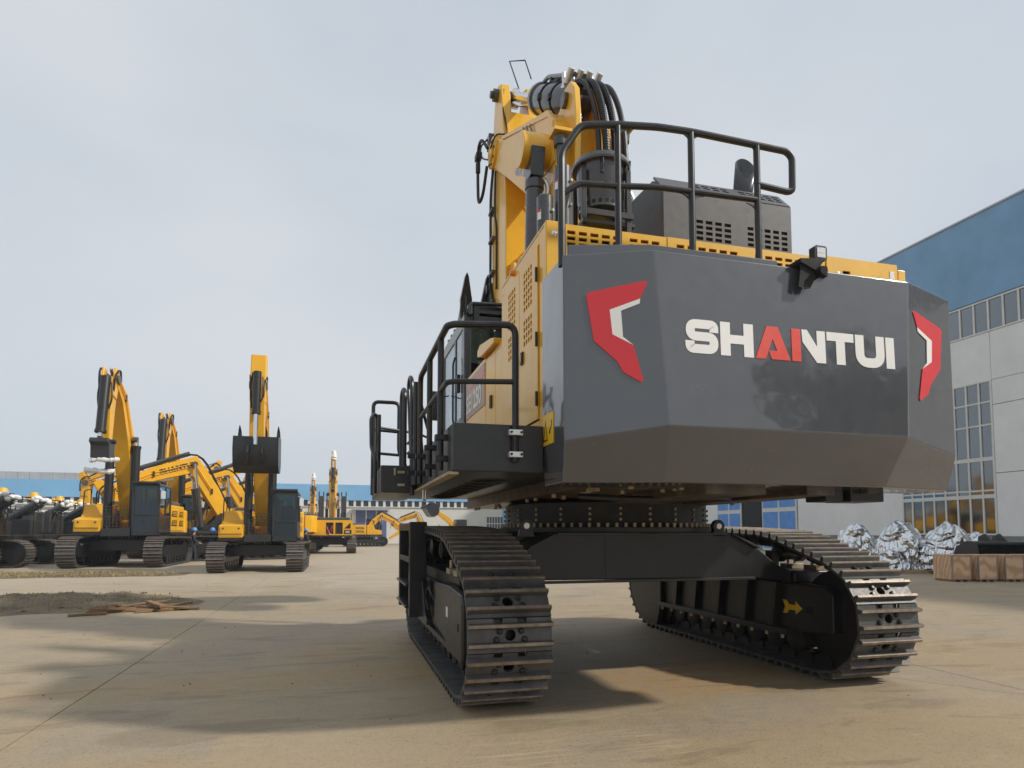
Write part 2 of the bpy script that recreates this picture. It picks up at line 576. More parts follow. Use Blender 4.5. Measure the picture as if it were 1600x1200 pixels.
# ================================================================ ground
def ground_mat():
    m, nt, b = new_mat('concrete')
    pos = node(nt, 'ShaderNodeNewGeometry').outputs['Position']
    n_big = noise(nt, pos, 0.16, 6, 0.6, 0.6)
    n_mid = noise(nt, pos, 0.75, 7, 0.65, 0.5)
    n_fine = noise(nt, pos, 9.0, 6, 0.7)
    base = ramp(nt, n_mid, 0.3, 0.72, (0.205, 0.142, 0.070), (0.315, 0.228, 0.126))
    base = mixc(nt, mth(nt, 'MULTIPLY', ramp(nt, n_big, 0.45, 0.56), 0.7), base, (0.31, 0.237, 0.145))
    base = mixc(nt, mth(nt, 'MULTIPLY', ramp(nt, n_fine, 0.45, 0.8), 0.5), base, (0.17, 0.128, 0.08))
    # grey cement wash
    g = noise(nt, stretch(nt, pos, (1.0, 0.55, 1.0)), 0.5, 6, 0.6, 0.8)
    base = mixc(nt, mth(nt, 'MULTIPLY', ramp(nt, g, 0.49, 0.58), 0.7), base, (0.205, 0.175, 0.128))
    xyz = node(nt, 'ShaderNodeSeparateXYZ', Vector=pos)
    X, Y = xyz.outputs['X'], xyz.outputs['Y']

    def blob(cx, cy, rx, ry, edge, nz, amp=0.6):
        dx = mth(nt, 'DIVIDE', mth(nt, 'SUBTRACT', X, cx), rx)
        dy = mth(nt, 'DIVIDE', mth(nt, 'SUBTRACT', Y, cy), ry)
        d = mth(nt, 'SQRT', mth(nt, 'ADD', mth(nt, 'MULTIPLY', dx, dx), mth(nt, 'MULTIPLY', dy, dy)))
        d = mth(nt, 'ADD', d, mth(nt, 'MULTIPLY', mth(nt, 'SUBTRACT', nz, 0.5), amp * 2))
        return ramp(nt, d, 1.0 - edge, 1.0 + edge, (1, 1, 1), (0, 0, 0))
    # rust tinted patches around the machine
    for cx, cy, rx, ry, k in ((0.55, -1.3, 1.5, 1.0, 0.9), (-2.9, 0.8, 1.2, 2.2, 0.75), (-4.4, -0.3, 2.8, 0.8, 0.6), (1.2, -3.6, 2.8, 0.9, 0.4), (-5.2, -3.2, 2.2, 0.7, 0.45), (5.0, -1.0, 2.2, 1.6, 0.35)):
        f = mth(nt, 'MULTIPLY', blob(cx, cy, rx, ry, 0.5, n_mid, 0.8), k)
        base = mixc(nt, f, base, (0.33, 0.175, 0.04))
    # oil spot, damp mud patches, drag scrapes
    f = mth(nt, 'MULTIPLY', blob(-0.45, -2.95, 0.62, 0.36, 0.45, n_fine, 1.3), 0.55)
    base = mixc(nt, f, base, (0.13, 0.12, 0.095))
    f = mth(nt, 'MULTIPLY', blob(-2.1, 9.6, 2.6, 2.2, 0.3, n_mid, 1.0), 0.75)
    base = mixc(nt, f, base, (0.15, 0.12, 0.085))
    f = mth(nt, 'MULTIPLY', blob(-0.5, 18.5, 4.5, 1.8, 0.4, n_mid, 1.0), 0.6)
    base = mixc(nt, f, base, (0.17, 0.14, 0.10))
    f = mth(nt, 'MULTIPLY', blob(-5.0, 8.6, 3.5, 0.8, 0.5, n_mid, 1.2), 0.45)
    base = mixc(nt, f, base, (0.19, 0.165, 0.13))
    for cx, cy, rx, ry, k in ((-4.4, 4.3, 3.4, 0.9, 0.4), (6.5, 2.6, 3.5, 0.9, 0.4), (7.5, 0.2, 3.0, 0.5, 0.35), (-7.0, 1.8, 2.5, 0.5, 0.25)):
        f = mth(nt, 'MULTIPLY', blob(cx, cy, rx, ry, 0.5, n_mid, 1.1), k)
        base = mixc(nt, f, base, (0.20, 0.175, 0.14))
    sc = noise(nt, stretch(nt, pos, (1.6, 22.0, 1.0)), 1.0, 3, 0.5)
    f = mth(nt, 'MULTIPLY', mth(nt, 'MULTIPLY', ramp(nt, sc, 0.55, 0.63), blob(-1.5, -3.2, 1.0, 0.55, 0.4, n_mid, 0.8)), 0.5)
    base = mixc(nt, f, base, (0.46, 0.40, 0.31))
    # small drips and patches of grease
    vd = node(nt, 'ShaderNodeTexVoronoi', Scale=1.1)
    wv = node(nt, 'ShaderNodeVectorMath', operation='MULTIPLY_ADD')
    nd = node(nt, 'ShaderNodeTexNoise', Scale=5.0, Detail=4)
    nt.links.new(pos, nd.inputs['Vector'])
    nt.links.new(nd.outputs['Color'], wv.inputs[0])
    wv.inputs[1].default_value = (0.35, 0.35, 0)
    nt.links.new(pos, wv.inputs[2])
    nt.links.new(wv.outputs[0], vd.inputs['Vector'])
    sel = node(nt, 'ShaderNodeSeparateColor', Color=vd.outputs['Color'])
    f = mth(nt, 'MULTIPLY', ramp(nt, vd.outputs['Distance'], 0.05, 0.16, (1, 1, 1), (0, 0, 0)), mth(nt, 'GREATER_THAN', sel.outputs[0], 0.72))
    base = mixc(nt, mth(nt, 'MULTIPLY', f, 0.45), base, (0.12, 0.10, 0.075))
    sp = noise(nt, pos, 38.0, 3, 0.6)
    base = mixc(nt, mth(nt, 'MULTIPLY', ramp(nt, sp, 0.56, 0.66), 0.5), base, (0.15, 0.115, 0.08))
    base = mixc(nt, mth(nt, 'MULTIPLY', ramp(nt, sp, 0.42, 0.34), 0.35), base, (0.47, 0.385, 0.27))
    mot = noise(nt, pos, 3.2, 8, 0.75, 0.3)
    base = mixc(nt, mth(nt, 'MULTIPLY', ramp(nt, mot, 0.5, 0.68), 0.42), base, (0.165, 0.13, 0.088))
    base = mixc(nt, mth(nt, 'MULTIPLY', ramp(nt, mot, 0.5, 0.33), 0.30), base, (0.40, 0.31, 0.19))
    # ground colour turns paler with distance
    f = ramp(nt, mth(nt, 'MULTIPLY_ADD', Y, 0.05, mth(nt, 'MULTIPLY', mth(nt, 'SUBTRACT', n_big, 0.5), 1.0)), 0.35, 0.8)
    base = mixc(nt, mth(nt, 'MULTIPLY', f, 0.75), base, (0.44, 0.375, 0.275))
    # long tyre tracks
    tr = noise(nt, stretch(nt, pos, (0.55, 1.9, 1.0)), 0.8, 6, 0.62, 1.6)
    base = mixc(nt, mth(nt, 'MULTIPLY', ramp(nt, tr, 0.55, 0.63), 0.42), base, (0.165, 0.128, 0.08))
    tr2 = noise(nt, stretch(nt, pos, (0.6, 2.2, 1.0)), 1.1, 6, 0.62, 1.8)
    base = mixc(nt, mth(nt, 'MULTIPLY', ramp(nt, tr2, 0.57, 0.65), 0.4), base, (0.40, 0.31, 0.195))
    # cracks
    vo = node(nt, 'ShaderNodeTexVoronoi', feature='DISTANCE_TO_EDGE', Scale=0.11)
    wob = node(nt, 'ShaderNodeVectorMath', operation='MULTIPLY_ADD')
    nc = node(nt, 'ShaderNodeTexNoise', Scale=1.2, Detail=5)
    nt.links.new(pos, nc.inputs['Vector'])
    nt.links.new(nc.outputs['Color'], wob.inputs[0])
    wob.inputs[1].default_value = (1.6, 1.6, 0)
    nt.links.new(pos, wob.inputs[2])
    nt.links.new(wob.outputs[0], vo.inputs['Vector'])
    ck = ramp(nt, vo.outputs['Distance'], 0.0003, 0.0013, (1, 1, 1), (0, 0, 0))
    base = mixc(nt, mth(nt, 'MULTIPLY', ck, 0.0), base, (0.10, 0.08, 0.06))
    # one long settled crack running off to the right of the machine, and a shorter one at the left

    def crack(x0, y0, dx, dy, l, wd, k):
        nonlocal base
        L = math.hypot(dx, dy)
        dx, dy = dx / L, dy / L
        ax_, ay_ = mth(nt, 'SUBTRACT', X, x0), mth(nt, 'SUBTRACT', Y, y0)
        t = mth(nt, 'ADD', mth(nt, 'MULTIPLY', ax_, dx), mth(nt, 'MULTIPLY', ay_, dy))
        s_ = mth(nt, 'SUBTRACT', mth(nt, 'MULTIPLY', ax_, dy), mth(nt, 'MULTIPLY', ay_, dx))
        s_ = mth(nt, 'ADD', s_, mth(nt, 'MULTIPLY', mth(nt, 'SUBTRACT', n_mid, 0.5), 0.10))
        f_ = mth(nt, 'LESS_THAN', mth(nt, 'ABSOLUTE', s_), wd)
        f_ = mth(nt, 'MULTIPLY', f_, mth(nt, 'MULTIPLY', mth(nt, 'GREATER_THAN', t, 0.0), mth(nt, 'LESS_THAN', t, l)))
        base = mixc(nt, mth(nt, 'MULTIPLY', f_, k), base, (0.06, 0.045, 0.03))
    crack(2.0, -1.1, 1.02, -1.5, 6.0, 0.008, 0.75)
    crack(-7.5, 6.0, 3.7, -2.34, 6.5, 0.012, 0.35)
    # pale scuffs
    sc2 = noise(nt, stretch(nt, pos, (2.2, 18.0, 1.0)), 1.0, 4, 0.6, 0.4)
    f = mth(nt, 'MULTIPLY', mth(nt, 'MULTIPLY', ramp(nt, sc2, 0.66, 0.72), ramp(nt, n_big, 0.45, 0.6)), 0.5)
    base = mixc(nt, f, base, (0.47, 0.41, 0.32))
    nt.links.new(base, b.inputs['Base Color'])
    nt.links.new(mth(nt, 'MULTIPLY_ADD', n_mid, 0.3, 0.55), b.inputs['Roughness'])
    h = mth(nt, 'ADD', mth(nt, 'MULTIPLY', n_fine, 0.5), mth(nt, 'MULTIPLY', noise(nt, pos, 70, 3), 0.4))
    bump(nt, b, h, 0.6, 0.014)


ground_mat()
surf('soil', (0.135, 0.098, 0.058), 0.9, var=0.35, scale=2.5, bmp=0.9, bscale=14, dust=0.5, dustc=(0.26, 0.21, 0.13))
surf('dry_grass', (0.30, 0.24, 0.12), 0.85, var=0.35, scale=3)
surf('old_timber', (0.30, 0.185, 0.10), 0.75, var=0.35, scale=4, streak=0.0, bmp=0.4, bscale=40, coords='OBJ')
mb = MB()
mb.add([(-301, -51, -0.06), (301, -51, -0.06), (301, 501, -0.06), (-301, 501, -0.06)], [(0, 1, 2, 3)])
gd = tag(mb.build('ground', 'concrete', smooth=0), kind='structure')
# cast slabs of the yard with open joints
xs = [-19.5, -12.6, -5.7, 3.4, 10.3, 17.2, 24.1, 32.15]
ys = [-14.0, -6.6, 1.05, 6.05, 11.05, 16.05, 21.05, 26.05, 31.05, 36.05, 41.05]
for i in range(len(xs) - 1):
    for j in range(len(ys) - 1):
        g = 0.006
        mb = MB()
        x0, x1, y0, y1 = xs[i] + g, xs[i + 1] - g, ys[j] + g, ys[j + 1] - g
        mb.box(x0, x1, y0, y1, -0.058, 0.0)
        mb.build('slab', 'concrete', gd, smooth=0)
mb = MB()
mb.add([(-300, 41.06, -0.004), (300, 41.06, -0.004), (300, 500, -0.004), (-300, 500, -0.004)], [(0, 1, 2, 3)])
mb.add([(-300, -50, -0.004), (-19.51, -50, -0.004), (-19.51, 41.05, -0.004), (-300, 41.05, -0.004)], [(0, 1, 2, 3)])
mb.add([(32.16, -50, -0.004), (300, -50, -0.004), (300, 41.05, -0.004), (32.16, 41.05, -0.004)], [(0, 1, 2, 3)])
mb.add([(-19.5, -50, -0.004), (32.15, -50, -0.004), (32.15, -14.01, -0.004), (-19.5, -14.01, -0.004)], [(0, 1, 2, 3)])
tag(mb.build('far_yard', 'concrete', smooth=0), kind='structure')


def earth_strip(name, outline_fn, x0, x1, nx, ny, hgt, seed, blades, bh):
    """low uneven soil bank with dry grass; outline_fn(x) gives (y0, y1)"""
    rnd = random.Random(seed)
    from mathutils import noise as mn
    mb = MB()
    vs, fs = [], []
    tops = []
    for i in range(nx + 1):
        x = x0 + (x1 - x0) * i / nx
        y0, y1 = outline_fn(x)
        for j in range(ny + 1):
            t = j / ny
            e = min(1.0, 4 * t, 4 * (1 - t)) * min(1.0, 6 * i / nx, 6 * (nx - i) / nx)
            wob = mn.noise(Vector((x * 0.9, t * 3 + seed, 0.3))) * 0.35
            y = y0 + (y1 - y0) * t + (wob if 0 < j < ny else wob * 0.6)
            z = -0.012 + hgt * e * (0.55 + 0.75 * mn.noise(Vector((x * 1.1, y * 1.1, seed))) + 0.3 * mn.noise(Vector((x * 4, y * 4, seed))))
            z = max(z, 0.004 if e > 0.05 else -0.012)
            vs.append((x, y, z))
            if e > 0.3:
                tops.append((x, y, z))
    w = ny + 1
    for i in range(nx):
        for j in range(ny):
            fs.append((i * w + j, (i + 1) * w + j, (i + 1) * w + j + 1, i * w + j + 1))
    mb.add(vs, fs)
    so = tag(mb.build(name, 'soil'), kind='structure')
    g = MB()
    for k in range(blades):
        x, y, z = rnd.choice(tops)
        x += rnd.uniform(-.15, .15)
        y += rnd.uniform(-.1, .1)
        a = rnd.uniform(0, math.pi)
        h = bh * rnd.uniform(0.4, 1.1)
        d = Vector((math.cos(a), math.sin(a), 0)) * 0.012
        lean = Vector((rnd.uniform(-1, 1), rnd.uniform(-1, 1), 0)) * h * 0.7
        p = Vector((x, y, z - 0.01))
        g.add([p - d, p + d, p + lean + Vector((0, 0, h))], [(0, 1, 2)])
    return so, g


so, g = earth_strip('soil_bank', lambda x: (6.5 + (x + 9.5) * 0.25, 11.3 - max(0, x + 9.0) * 0.85), -16.0, -6.2, 90, 26, 0.2, 3, 3200, 0.06)
tag(g.build('dry_grass', 'dry_grass', smooth=0), 'sparse dry grass on the brown soil bank beside the planks', 'grass', kind='stuff')
so, g = earth_strip('grass_verge', lambda x: (17.9 - 0 * x, 21.6 - max(0, x + 14) * 0.28), -26.0, -8.6, 120, 18, 0.09, 8, 9000, 0.13)
tag(g.build('verge_grass', 'dry_grass', smooth=0), 'strip of straw coloured grass in front of the parked excavators', 'grass', kind='stuff')

# grit and chips strewn over the slabs
rnd = random.Random(5)
mb = MB()
for k in range(420):
    t = rnd.random() ** 0.6
    y = -6.5 + 26 * t
    x = rnd.uniform(-9, 9) - 2
    r = rnd.uniform(0.004, 0.013) * (1 + t)
    vs = [(x + r * rnd.uniform(.6, 1.4) * math.cos(a), y + r * rnd.uniform(.6, 1.4) * math.sin(a), -0.002) for a in (0, 1.3, 2.6, 3.9, 5.1)]
    mb.add(vs + [(x, y, r * rnd.uniform(.5, 1.0))], [(i, (i + 1) % 5, 5) for i in range(5)])
tag(mb.build('grit', 'soil', smooth=0), 'small dark grit scattered over the concrete slabs', 'grit', kind='stuff')
mb = MB()
for k in range(260):                  # clods along the soil bank
    x = min(rnd.gauss(-9.6, 1.4), -7.6 + rnd.uniform(-.6, .3))
    y = 8.6 + rnd.gauss(0, 0.9)
    r = rnd.uniform(0.015, 0.06)
    vs = []
    for zz, q in ((-0.3, 0.8), (0.25, 1.0), (0.7, 0.6)):
        vs += [(x + r * q * rnd.uniform(.6, 1.4) * math.cos(a), y + r * q * rnd.uniform(.6, 1.4) * math.sin(a), 0.03 + r * zz * rnd.uniform(.8, 1.2)) for a in (0, 1.26, 2.5, 3.8, 5.0)]
    mb.add(vs, [(o + i, o + (i + 1) % 5, o + 5 + (i + 1) % 5, o + 5 + i) for o in (0, 5) for i in range(5)] + [(10, 11, 12, 13, 14)])
tag(mb.build('soil_clods', 'soil', smooth=0), 'brown clods of earth heaped on the soil bank', 'clods', kind='stuff')

# ================================================================ hall on the right
surf('hall_white', (0.78, 0.78, 0.77), 0.7, var=0.05, scale=0.6, dust=0.15, dustc=(0.45, 0.43, 0.40), streak=0.12, streakc=(0.42, 0.40, 0.38))
surf('hall_blue', (0.17, 0.34, 0.53), 0.6, var=0.14, scale=0.5, streak=0.5, streakc=(0.24, 0.38, 0.52), dust=0.35, dustc=(0.22, 0.36, 0.50))
surf('far_blue', (0.20, 0.44, 0.70), 0.6, var=0.1, scale=0.2, streak=0.2, streakc=(0.3, 0.5, 0.7))
surf('plinth_grey', (0.20, 0.20, 0.21), 0.8, var=0.15, scale=2, dust=0.3)
surf('frame_white', (0.66, 0.65, 0.61), 0.5, var=0.06, scale=2)
surf('door_blue', (0.10, 0.28, 0.66), 0.5, var=0.12, scale=1.5)
surf('far_white', (0.68, 0.66, 0.60), 0.7, var=0.06, scale=0.4)
surf('far_dark', (0.05, 0.06, 0.075), 0.4, var=0.2, scale=1)
surf('shutter_blue', (0.10, 0.13, 0.28), 0.55, var=0.1, scale=0.8)
surf('sheet_grey', (0.42, 0.43, 0.44), 0.6, var=0.12, scale=0.6, streak=0.3, streakc=(0.25, 0.24, 0.24))
HX = 32.22
HALL = empty('factory_hall', (HX, 20, 0))
tag(HALL, 'white factory hall with blue upper wall and tall gridded windows at right', 'building')
HALL.location = (0, 0, 0)
Y0, Y1 = -12.0, 78.0


def wall_box(name, mat, y0, y1, z0, z1, x0=HX, x1=HX + 0.4, bevel=0.015, parent=None):
    mb = MB()
    mb.box(x0, x1, y0, y1, z0, z1)
    return mb.build(name, mat, parent or HALL, bevel, smooth=0)


mb = MB()
mb.box(HX + 0.45, HX + 30, Y0, Y1, 0, 19.8)
mb.build('hall_core', 'plinth_grey', HALL, smooth=0)
wall_box('parapet', 'hall_blue', Y0, Y1, 14.95, 20.05, bevel=0.03)
wall_box('parapet_cap', 'sheet_grey', Y0, Y1, 20.05, 20.17, HX - 0.06, HX + 0.5)
wall_box('plinth', 'plinth_grey', Y0, Y1, 0, 1.36, HX - 0.04, HX + 0.4)
WY = [(19.75, 26.0), (5.0, 11.3)]
DY = (35.9, 47.2)


def pane_grid(y0, y1, zs, ncol, first=True, thick_z=()):
    """window set: jambs, bars and single panes"""
    wn = empty('window')
    wn.parent = HALL
    mb = MB()
    z0, z1 = zs[0], zs[-1]
    mb.box(HX - 0.02, HX + 0.12, y0, y0 + 0.12, z0, z1)
    mb.box(HX - 0.02, HX + 0.12, y1 - 0.12, y1, z0, z1)
    for z in zs:
        h = 0.11 if z in thick_z else 0.05
        mb.box(HX - 0.015, HX + 0.115, y0, y1, z - h, z + h)
    for c in range(1, ncol):
        y = y0 + (y1 - y0) * c / ncol
        mb.box(HX - 0.01, HX + 0.11, y - 0.055, y + 0.055, z0, z1)
    mb.build('window_frame', 'frame_white', wn, 0.01, smooth=0)
    w = (y1 - y0) / ncol
    for r in range(len(zs) - 1):
        pm = MB()
        hh = (zs[r + 1] - zs[r]) / 2 - 0.02
        pm.box(-0.01, 0.01, -w / 2 + 0.02, w / 2 - 0.02, -hh, hh)
        me = pm.mesh('pane', 'hall_glass', 0)
        for c in range(ncol):
            o = bpy.data.objects.new('pane', me)
            col.objects.link(o)
            o.parent = wn
            o.location = (HX + 0.06, y0 + w * (c + 0.5), (zs[r] + zs[r + 1]) / 2)
            o.rotation_euler = (0, R(random.uniform(-0.5, 0.5)), R(random.uniform(-0.6, 0.6)))
    return wn


tall = [1.46, 3.62, 3.95, 5.75, 7.7, 9.0, 10.2]
for y0, y1 in WY:
    pane_grid(y0, y1, tall, 8, thick_z=(3.62, 5.75))
pane_grid(-11.9, 60.0, [13.05, 14.85], 84)
# wall sheets around the openings
segs = [(Y0, 5.0), (11.3, 19.75), (26.0, 35.9), (47.2, 62.0), (62.02, Y1)]
for y0, y1 in segs:
    for z0, z1 in ((1.36, 4.885), (4.915, 8.765), (8.795, 10.2)):
        wall_box('wall_panel', 'hall_white', y0 + 0.012, y1 - 0.012, z0, z1)
for y0, y1 in ((Y0, 19.75), (19.75, 26.0), (26.0, 62.0), (62.0, Y1)):
    wall_box('wall_panel', 'hall_white', y0 + 0.012, y1 - 0.012, 10.22, 12.98)
wall_box('wall_panel', 'hall_white', 35.9, 47.2, 4.45, 10.2)
wall_box('wall_panel', 'hall_white', 60.02, Y1, 12.98, 14.94)
# dark sheet standing in for the unlit interior behind the panes
mb = MB()
mb.box(HX + 0.41, HX + 0.44, Y0, Y1, 1.2, 14.95)
mb.build('interior_dark_sheet', 'far_dark', HALL, smooth=0)
# lighter blinds and shapes seen inside
rnd = random.Random(3)
for k in range(9):
    mb = MB()
    y = 20 + k * 0.66
    mb.box(HX + 0.25, HX + 0.27, y, y + rnd.uniform(0.3, 0.6), rnd.choice([1.6, 3.9, 4.2, 13.1]), rnd.choice([5.0, 3.4, 7.0]) if k % 3 else 14.8)
    if k in (2, 5):
        mb.build('curtain', 'sheet_grey', HALL, smooth=0)
# big blue door, half open
dr = empty('sliding_door')
dr.parent = HALL
for a, b in ((35.95, 40.3), (43.3, 47.15)):
    mb = MB()
    mb.box(HX - 0.08, HX + 0.02, a, b, 0.05, 4.4)
    lf = mb.build('door_leaf', 'frame_white', dr, 0.01, smooth=0)
    w = (b - a - 0.5) / 2
    for c in range(2):
        for z0, z1 in ((0.25, 3.3), (3.65, 4.25)):
            mb = MB()
            mb.box(HX - 0.10, HX - 0.081, a + 0.15 + c * (w + 0.2), a + 0.15 + c * (w + 0.2) + w, z0, z1)
            mb.build('leaf_panel', 'door_blue', lf, 0.006, smooth=0)
mb = MB()
mb.box(HX + 0.03, HX + 0.05, 40.3, 43.3, 0.0, 4.4)
mb.build('door_opening', 'dark_hole', dr, smooth=0)

# ================================================================ hall across the yard
FY = 84.0
FAR = empty('far_workshop', (-20, FY, 0))
tag(FAR, 'long low workshop with light blue band across the far end of the yard', 'building')
FAR.location = (0, 0, 0)


def far_box(name, mat, x0, x1, z0, z1, y0=FY, y1=FY + 0.5):
    mb = MB()
    mb.box(x0, x1, y0, y1, z0, z1)
    return mb.build(name, mat, FAR, smooth=0)


FX0, FX1 = -120.0, 32.0
far_box('core', 'far_white', FX0, FX1, 0, 5.8, FY + 0.6, FY + 30)
far_box('wall', 'far_white', FX0, FX1, 0, 5.05)
far_box('blue_band', 'far_blue', FX0, FX1, 5.98, 8.15, FY - 0.1)
far_box('sill', 'frame_white', FX0, FX1, 5.05, 5.15, FY - 0.15)
far_box('glazing', 'far_dark', FX0, FX1, 5.15, 5.98, FY + 0.25)
mb = MB()
n = 150
for i in range(n):
    x = FX0 + (FX1 - FX0) * i / n
    mb.box(x, x + 0.34, FY, FY + 0.2, 5.15, 5.98)
tag(mb.build('mullion', 'frame_white', FAR, smooth=0), kind='stuff')
far_box('rail_wall', 'deck_under', FX0, -33, 8.0, 8.35, FY + 4, FY + 4.4)
mb = MB()
x = FX0
while x < -33:
    mb.box(x, x + 1.25, FY + 4.0, FY + 4.12, 8.35, 9.35)
    x += 1.3
tag(mb.build('screen_sheet', 'sheet_grey', FAR, smooth=0), kind='stuff')
# shutters and doors of the far wall
for x0, x1, h in ((-1.1, 3.1, 4.6), (-26, -20, 4.2), (-48, -40, 4.4)):
    sh = far_box('shutter_door', 'shutter_blue', x0, x1, 0, h, FY - 0.12)
    mb = MB()
    for k in range(1, 3):
        x = x0 + (x1 - x0) * k / 3
        mb.box(x - 0.09, x + 0.09, FY - 0.16, FY - 0.125, 0, h)
    mb.build('door_mullion', 'frame_white', sh, smooth=0)
    mb = MB()
    mb.box(x0 - 0.6, x1 + 0.4, FY - 1.2, FY - 0.1, h + 0.05, h + 0.2)
    mb.build('canopy', 'sheet_grey', sh, smooth=0)
for x0, c in ((20.0, 'far_blue'), (24.4, 'shutter_blue'), (25.6, 'shutter_blue'), (31.0, 'far_blue')):
    far_box('pilaster', c, x0, x0 + 1.0, 0, 5.9, FY - 0.35)
for x0 in (17.5, 27.2):
    w = far_box('window', 'far_dark', x0, x0 + 3.4, 1.9, 3.8, FY - 0.03)
    mb = MB()
    for k in range(9):
        mb.box(x0 + k * 0.41, x0 + k * 0.41 + 0.09, FY - 0.07, FY - 0.035, 1.9, 3.8)
    mb.box(x0, x0 + 3.4, FY - 0.07, FY - 0.034, 2.75, 2.9)
    mb.build('bar', 'frame_white', w, smooth=0)
for x0 in range(-36, 0, 9):
    w = far_box('window', 'far_dark', x0 + 0.5, x0 + 3.5, 1.4, 4.4, FY - 0.03)
    mb = MB()
    for k in range(5):
        mb.box(x0 + 0.5 + k * 0.72, x0 + 0.62 + k * 0.72, FY - 0.07, FY - 0.035, 1.4, 4.4)
    for z in (1.4, 2.35, 3.3, 4.3):
        mb.box(x0 + 0.5, x0 + 3.5, FY - 0.07, FY - 0.034, z, z + 0.1)
    mb.build('bar', 'frame_white', w, smooth=0)
# gabled roof peeping over, and a lattice mast far off
mb = MB()
mb.prism([(2.5, 8.0), (14.5, 8.0), (13.5, 12.3), (7.5, 12.4)], FY + 30, FY + 60, 'y')
tag(mb.build('far_roof', 'sheet_grey', smooth=0), 'grey pitched roof peeping over the far blue band', 'roof')
mb = MB()
MX, MY = -70.0, 130.0
for a, b in ((-.7, -.7), (.7, -.7), (-.7, .7), (.7, .7)):
    mb.bar((MX + a, MY + b, 0), (MX + a * 0.3, MY + b * 0.3, 16.5), 0.12, 0.12)
for z in (8, 10.5, 13, 14.6, 16):
    mb.box(MX - 1.4, MX + 1.4, MY - 0.1, MY + 0.1, z, z + 0.15)
tag(mb.build('lattice_mast', 'sheet_grey', smooth=0), 'thin lattice mast on the horizon at far left', 'mast')

# ================================================================ unseen trees added behind the viewpoint to give the dark reflection in the paint
surf('bark', (0.09, 0.065, 0.045), 0.9, var=0.3, scale=6)
surf('leaf', (0.045, 0.062, 0.022), 0.6, var=0.35, scale=2)


def reflection_tree(label, loc, h, r, seed):
    rn = random.Random(seed)
    root = empty('tree', loc)
    tag(root, label, 'tree', 'unseen trees added for the reflection')
    mb = MB()
    top = Vector((rn.uniform(-.5, .5), rn.uniform(-.5, .5), h * 0.72))
    mb.tube([(0, 0, -0.1), (0.05, 0, h * 0.2), top * 0.6, top], [0.32, 0.26, 0.18, 0.05], 9)
    tips = [top]
    for k in range(11):
        z = h * rn.uniform(0.16, 0.65)
        a = rn.uniform(0, 6.28)
        e = Vector((math.cos(a) * r * rn.uniform(.5, .9), math.sin(a) * r * rn.uniform(.5, .9), z + h * rn.uniform(.1, .3)))
        mb.tube([(0, 0, z), tuple(e * 0.5 + Vector((0, 0, z * 0.5))), tuple(e)], [0.12, 0.08, 0.03], 6)
        tips.append(e)
    mb.build('trunk', 'bark', root)
    lf = MB()
    for e in tips:
        for q in range(7):
            c = e + Vector((rn.gauss(0, r * .22), rn.gauss(0, r * .22), rn.gauss(0, h * .06)))
            for w in range(60):
                p = c + Vector((rn.gauss(0, .55), rn.gauss(0, .55), rn.gauss(0, .4)))
                d1 = Vector((rn.uniform(-1, 1), rn.uniform(-1, 1), rn.uniform(-1, 1))).normalized() * 0.3
                d2 = d1.orthogonal().normalized() * 0.2
                lf.add([p - d1, p + d2, p + d1, p - d2], [(0, 1, 2, 3)])
    lf.build('crown', 'leaf', root, smooth=0)
    return root


reflection_tree('dark leafy tree mirrored in the right half of the counterweight', (26.0, -30.0, 0), 15.0, 4.6, 2)
reflection_tree('unseen lower tree added for the reflection beside the counterweight edge', (31.0, -27.0, 0), 12.0, 4.2, 6)
# ================================================================ the big excavator
EX = empty('mining_excavator')
tag(EX, 'huge yellow and grey tracked excavator seen from its counterweight end', 'excavator')

# ---- track chain path (outer face of the shoe plates, in the y-z plane)


def track_path(rear, front, tops, nshoe, z0):
    (yr, zr, rr), (yf, zf, rf) = rear, front
    pts = [(yf, z0), (yr, z0)]
    def arc(c, r, a0, a1, n=24):
        return [(c[0] + r * math.cos(a0 + (a1 - a0) * i / n), c[1] + r * math.sin(a0 + (a1 - a0) * i / n)) for i in range(n + 1)]
    t0 = tops[0]
    # tangent from rear circle to first top point
    dx, dz = t0[0] - yr, t0[1] - zr
    D = math.hypot(dx, dz)
    base = math.atan2(dz, dx)
    ang = base + math.acos(min(1, rr / D))
    pts += arc((yr, zr), rr, R(270), ang if ang < R(270) else ang - 2 * math.pi)[1:]
    pts += tops
    dx, dz = tops[-1][0] - yf, tops[-1][1] - zf
    D = math.hypot(dx, dz)
    ang = math.atan2(dz, dx) - math.acos(min(1, rf / D)) if D > rf else R(90)
    pts += arc((yf, zf), rf, ang, R(-90))[:-1]
    pts.append(pts[0])
    seg = [math.dist(pts[i], pts[i + 1]) for i in range(len(pts) - 1)]
    L = sum(seg)
    p = L / nshoe
    res = []

    def at(s):
        s %= L
        for i, l in enumerate(seg):
            if s <= l:
                t = s / l if l else 0
                a, b = pts[i], pts[i + 1]
                return Vector((a[0] + (b[0] - a[0]) * t, a[1] + (b[1] - a[1]) * t))
            s -= l
        return Vector(pts[-1])
    for k in range(nshoe):
        a, b = at(k * p), at((k + 1) * p)
        m, t = (a + b) / 2, (b - a).normalized()
        res.append((m, t))
    return res, p


SHOES, PITCH = track_path((-1.79, 0.67, 0.61), (2.15, 0.84, 0.78), [(-0.95, 1.555), (0.0, 1.60), (0.9, 1.625)], 41, 0.06)


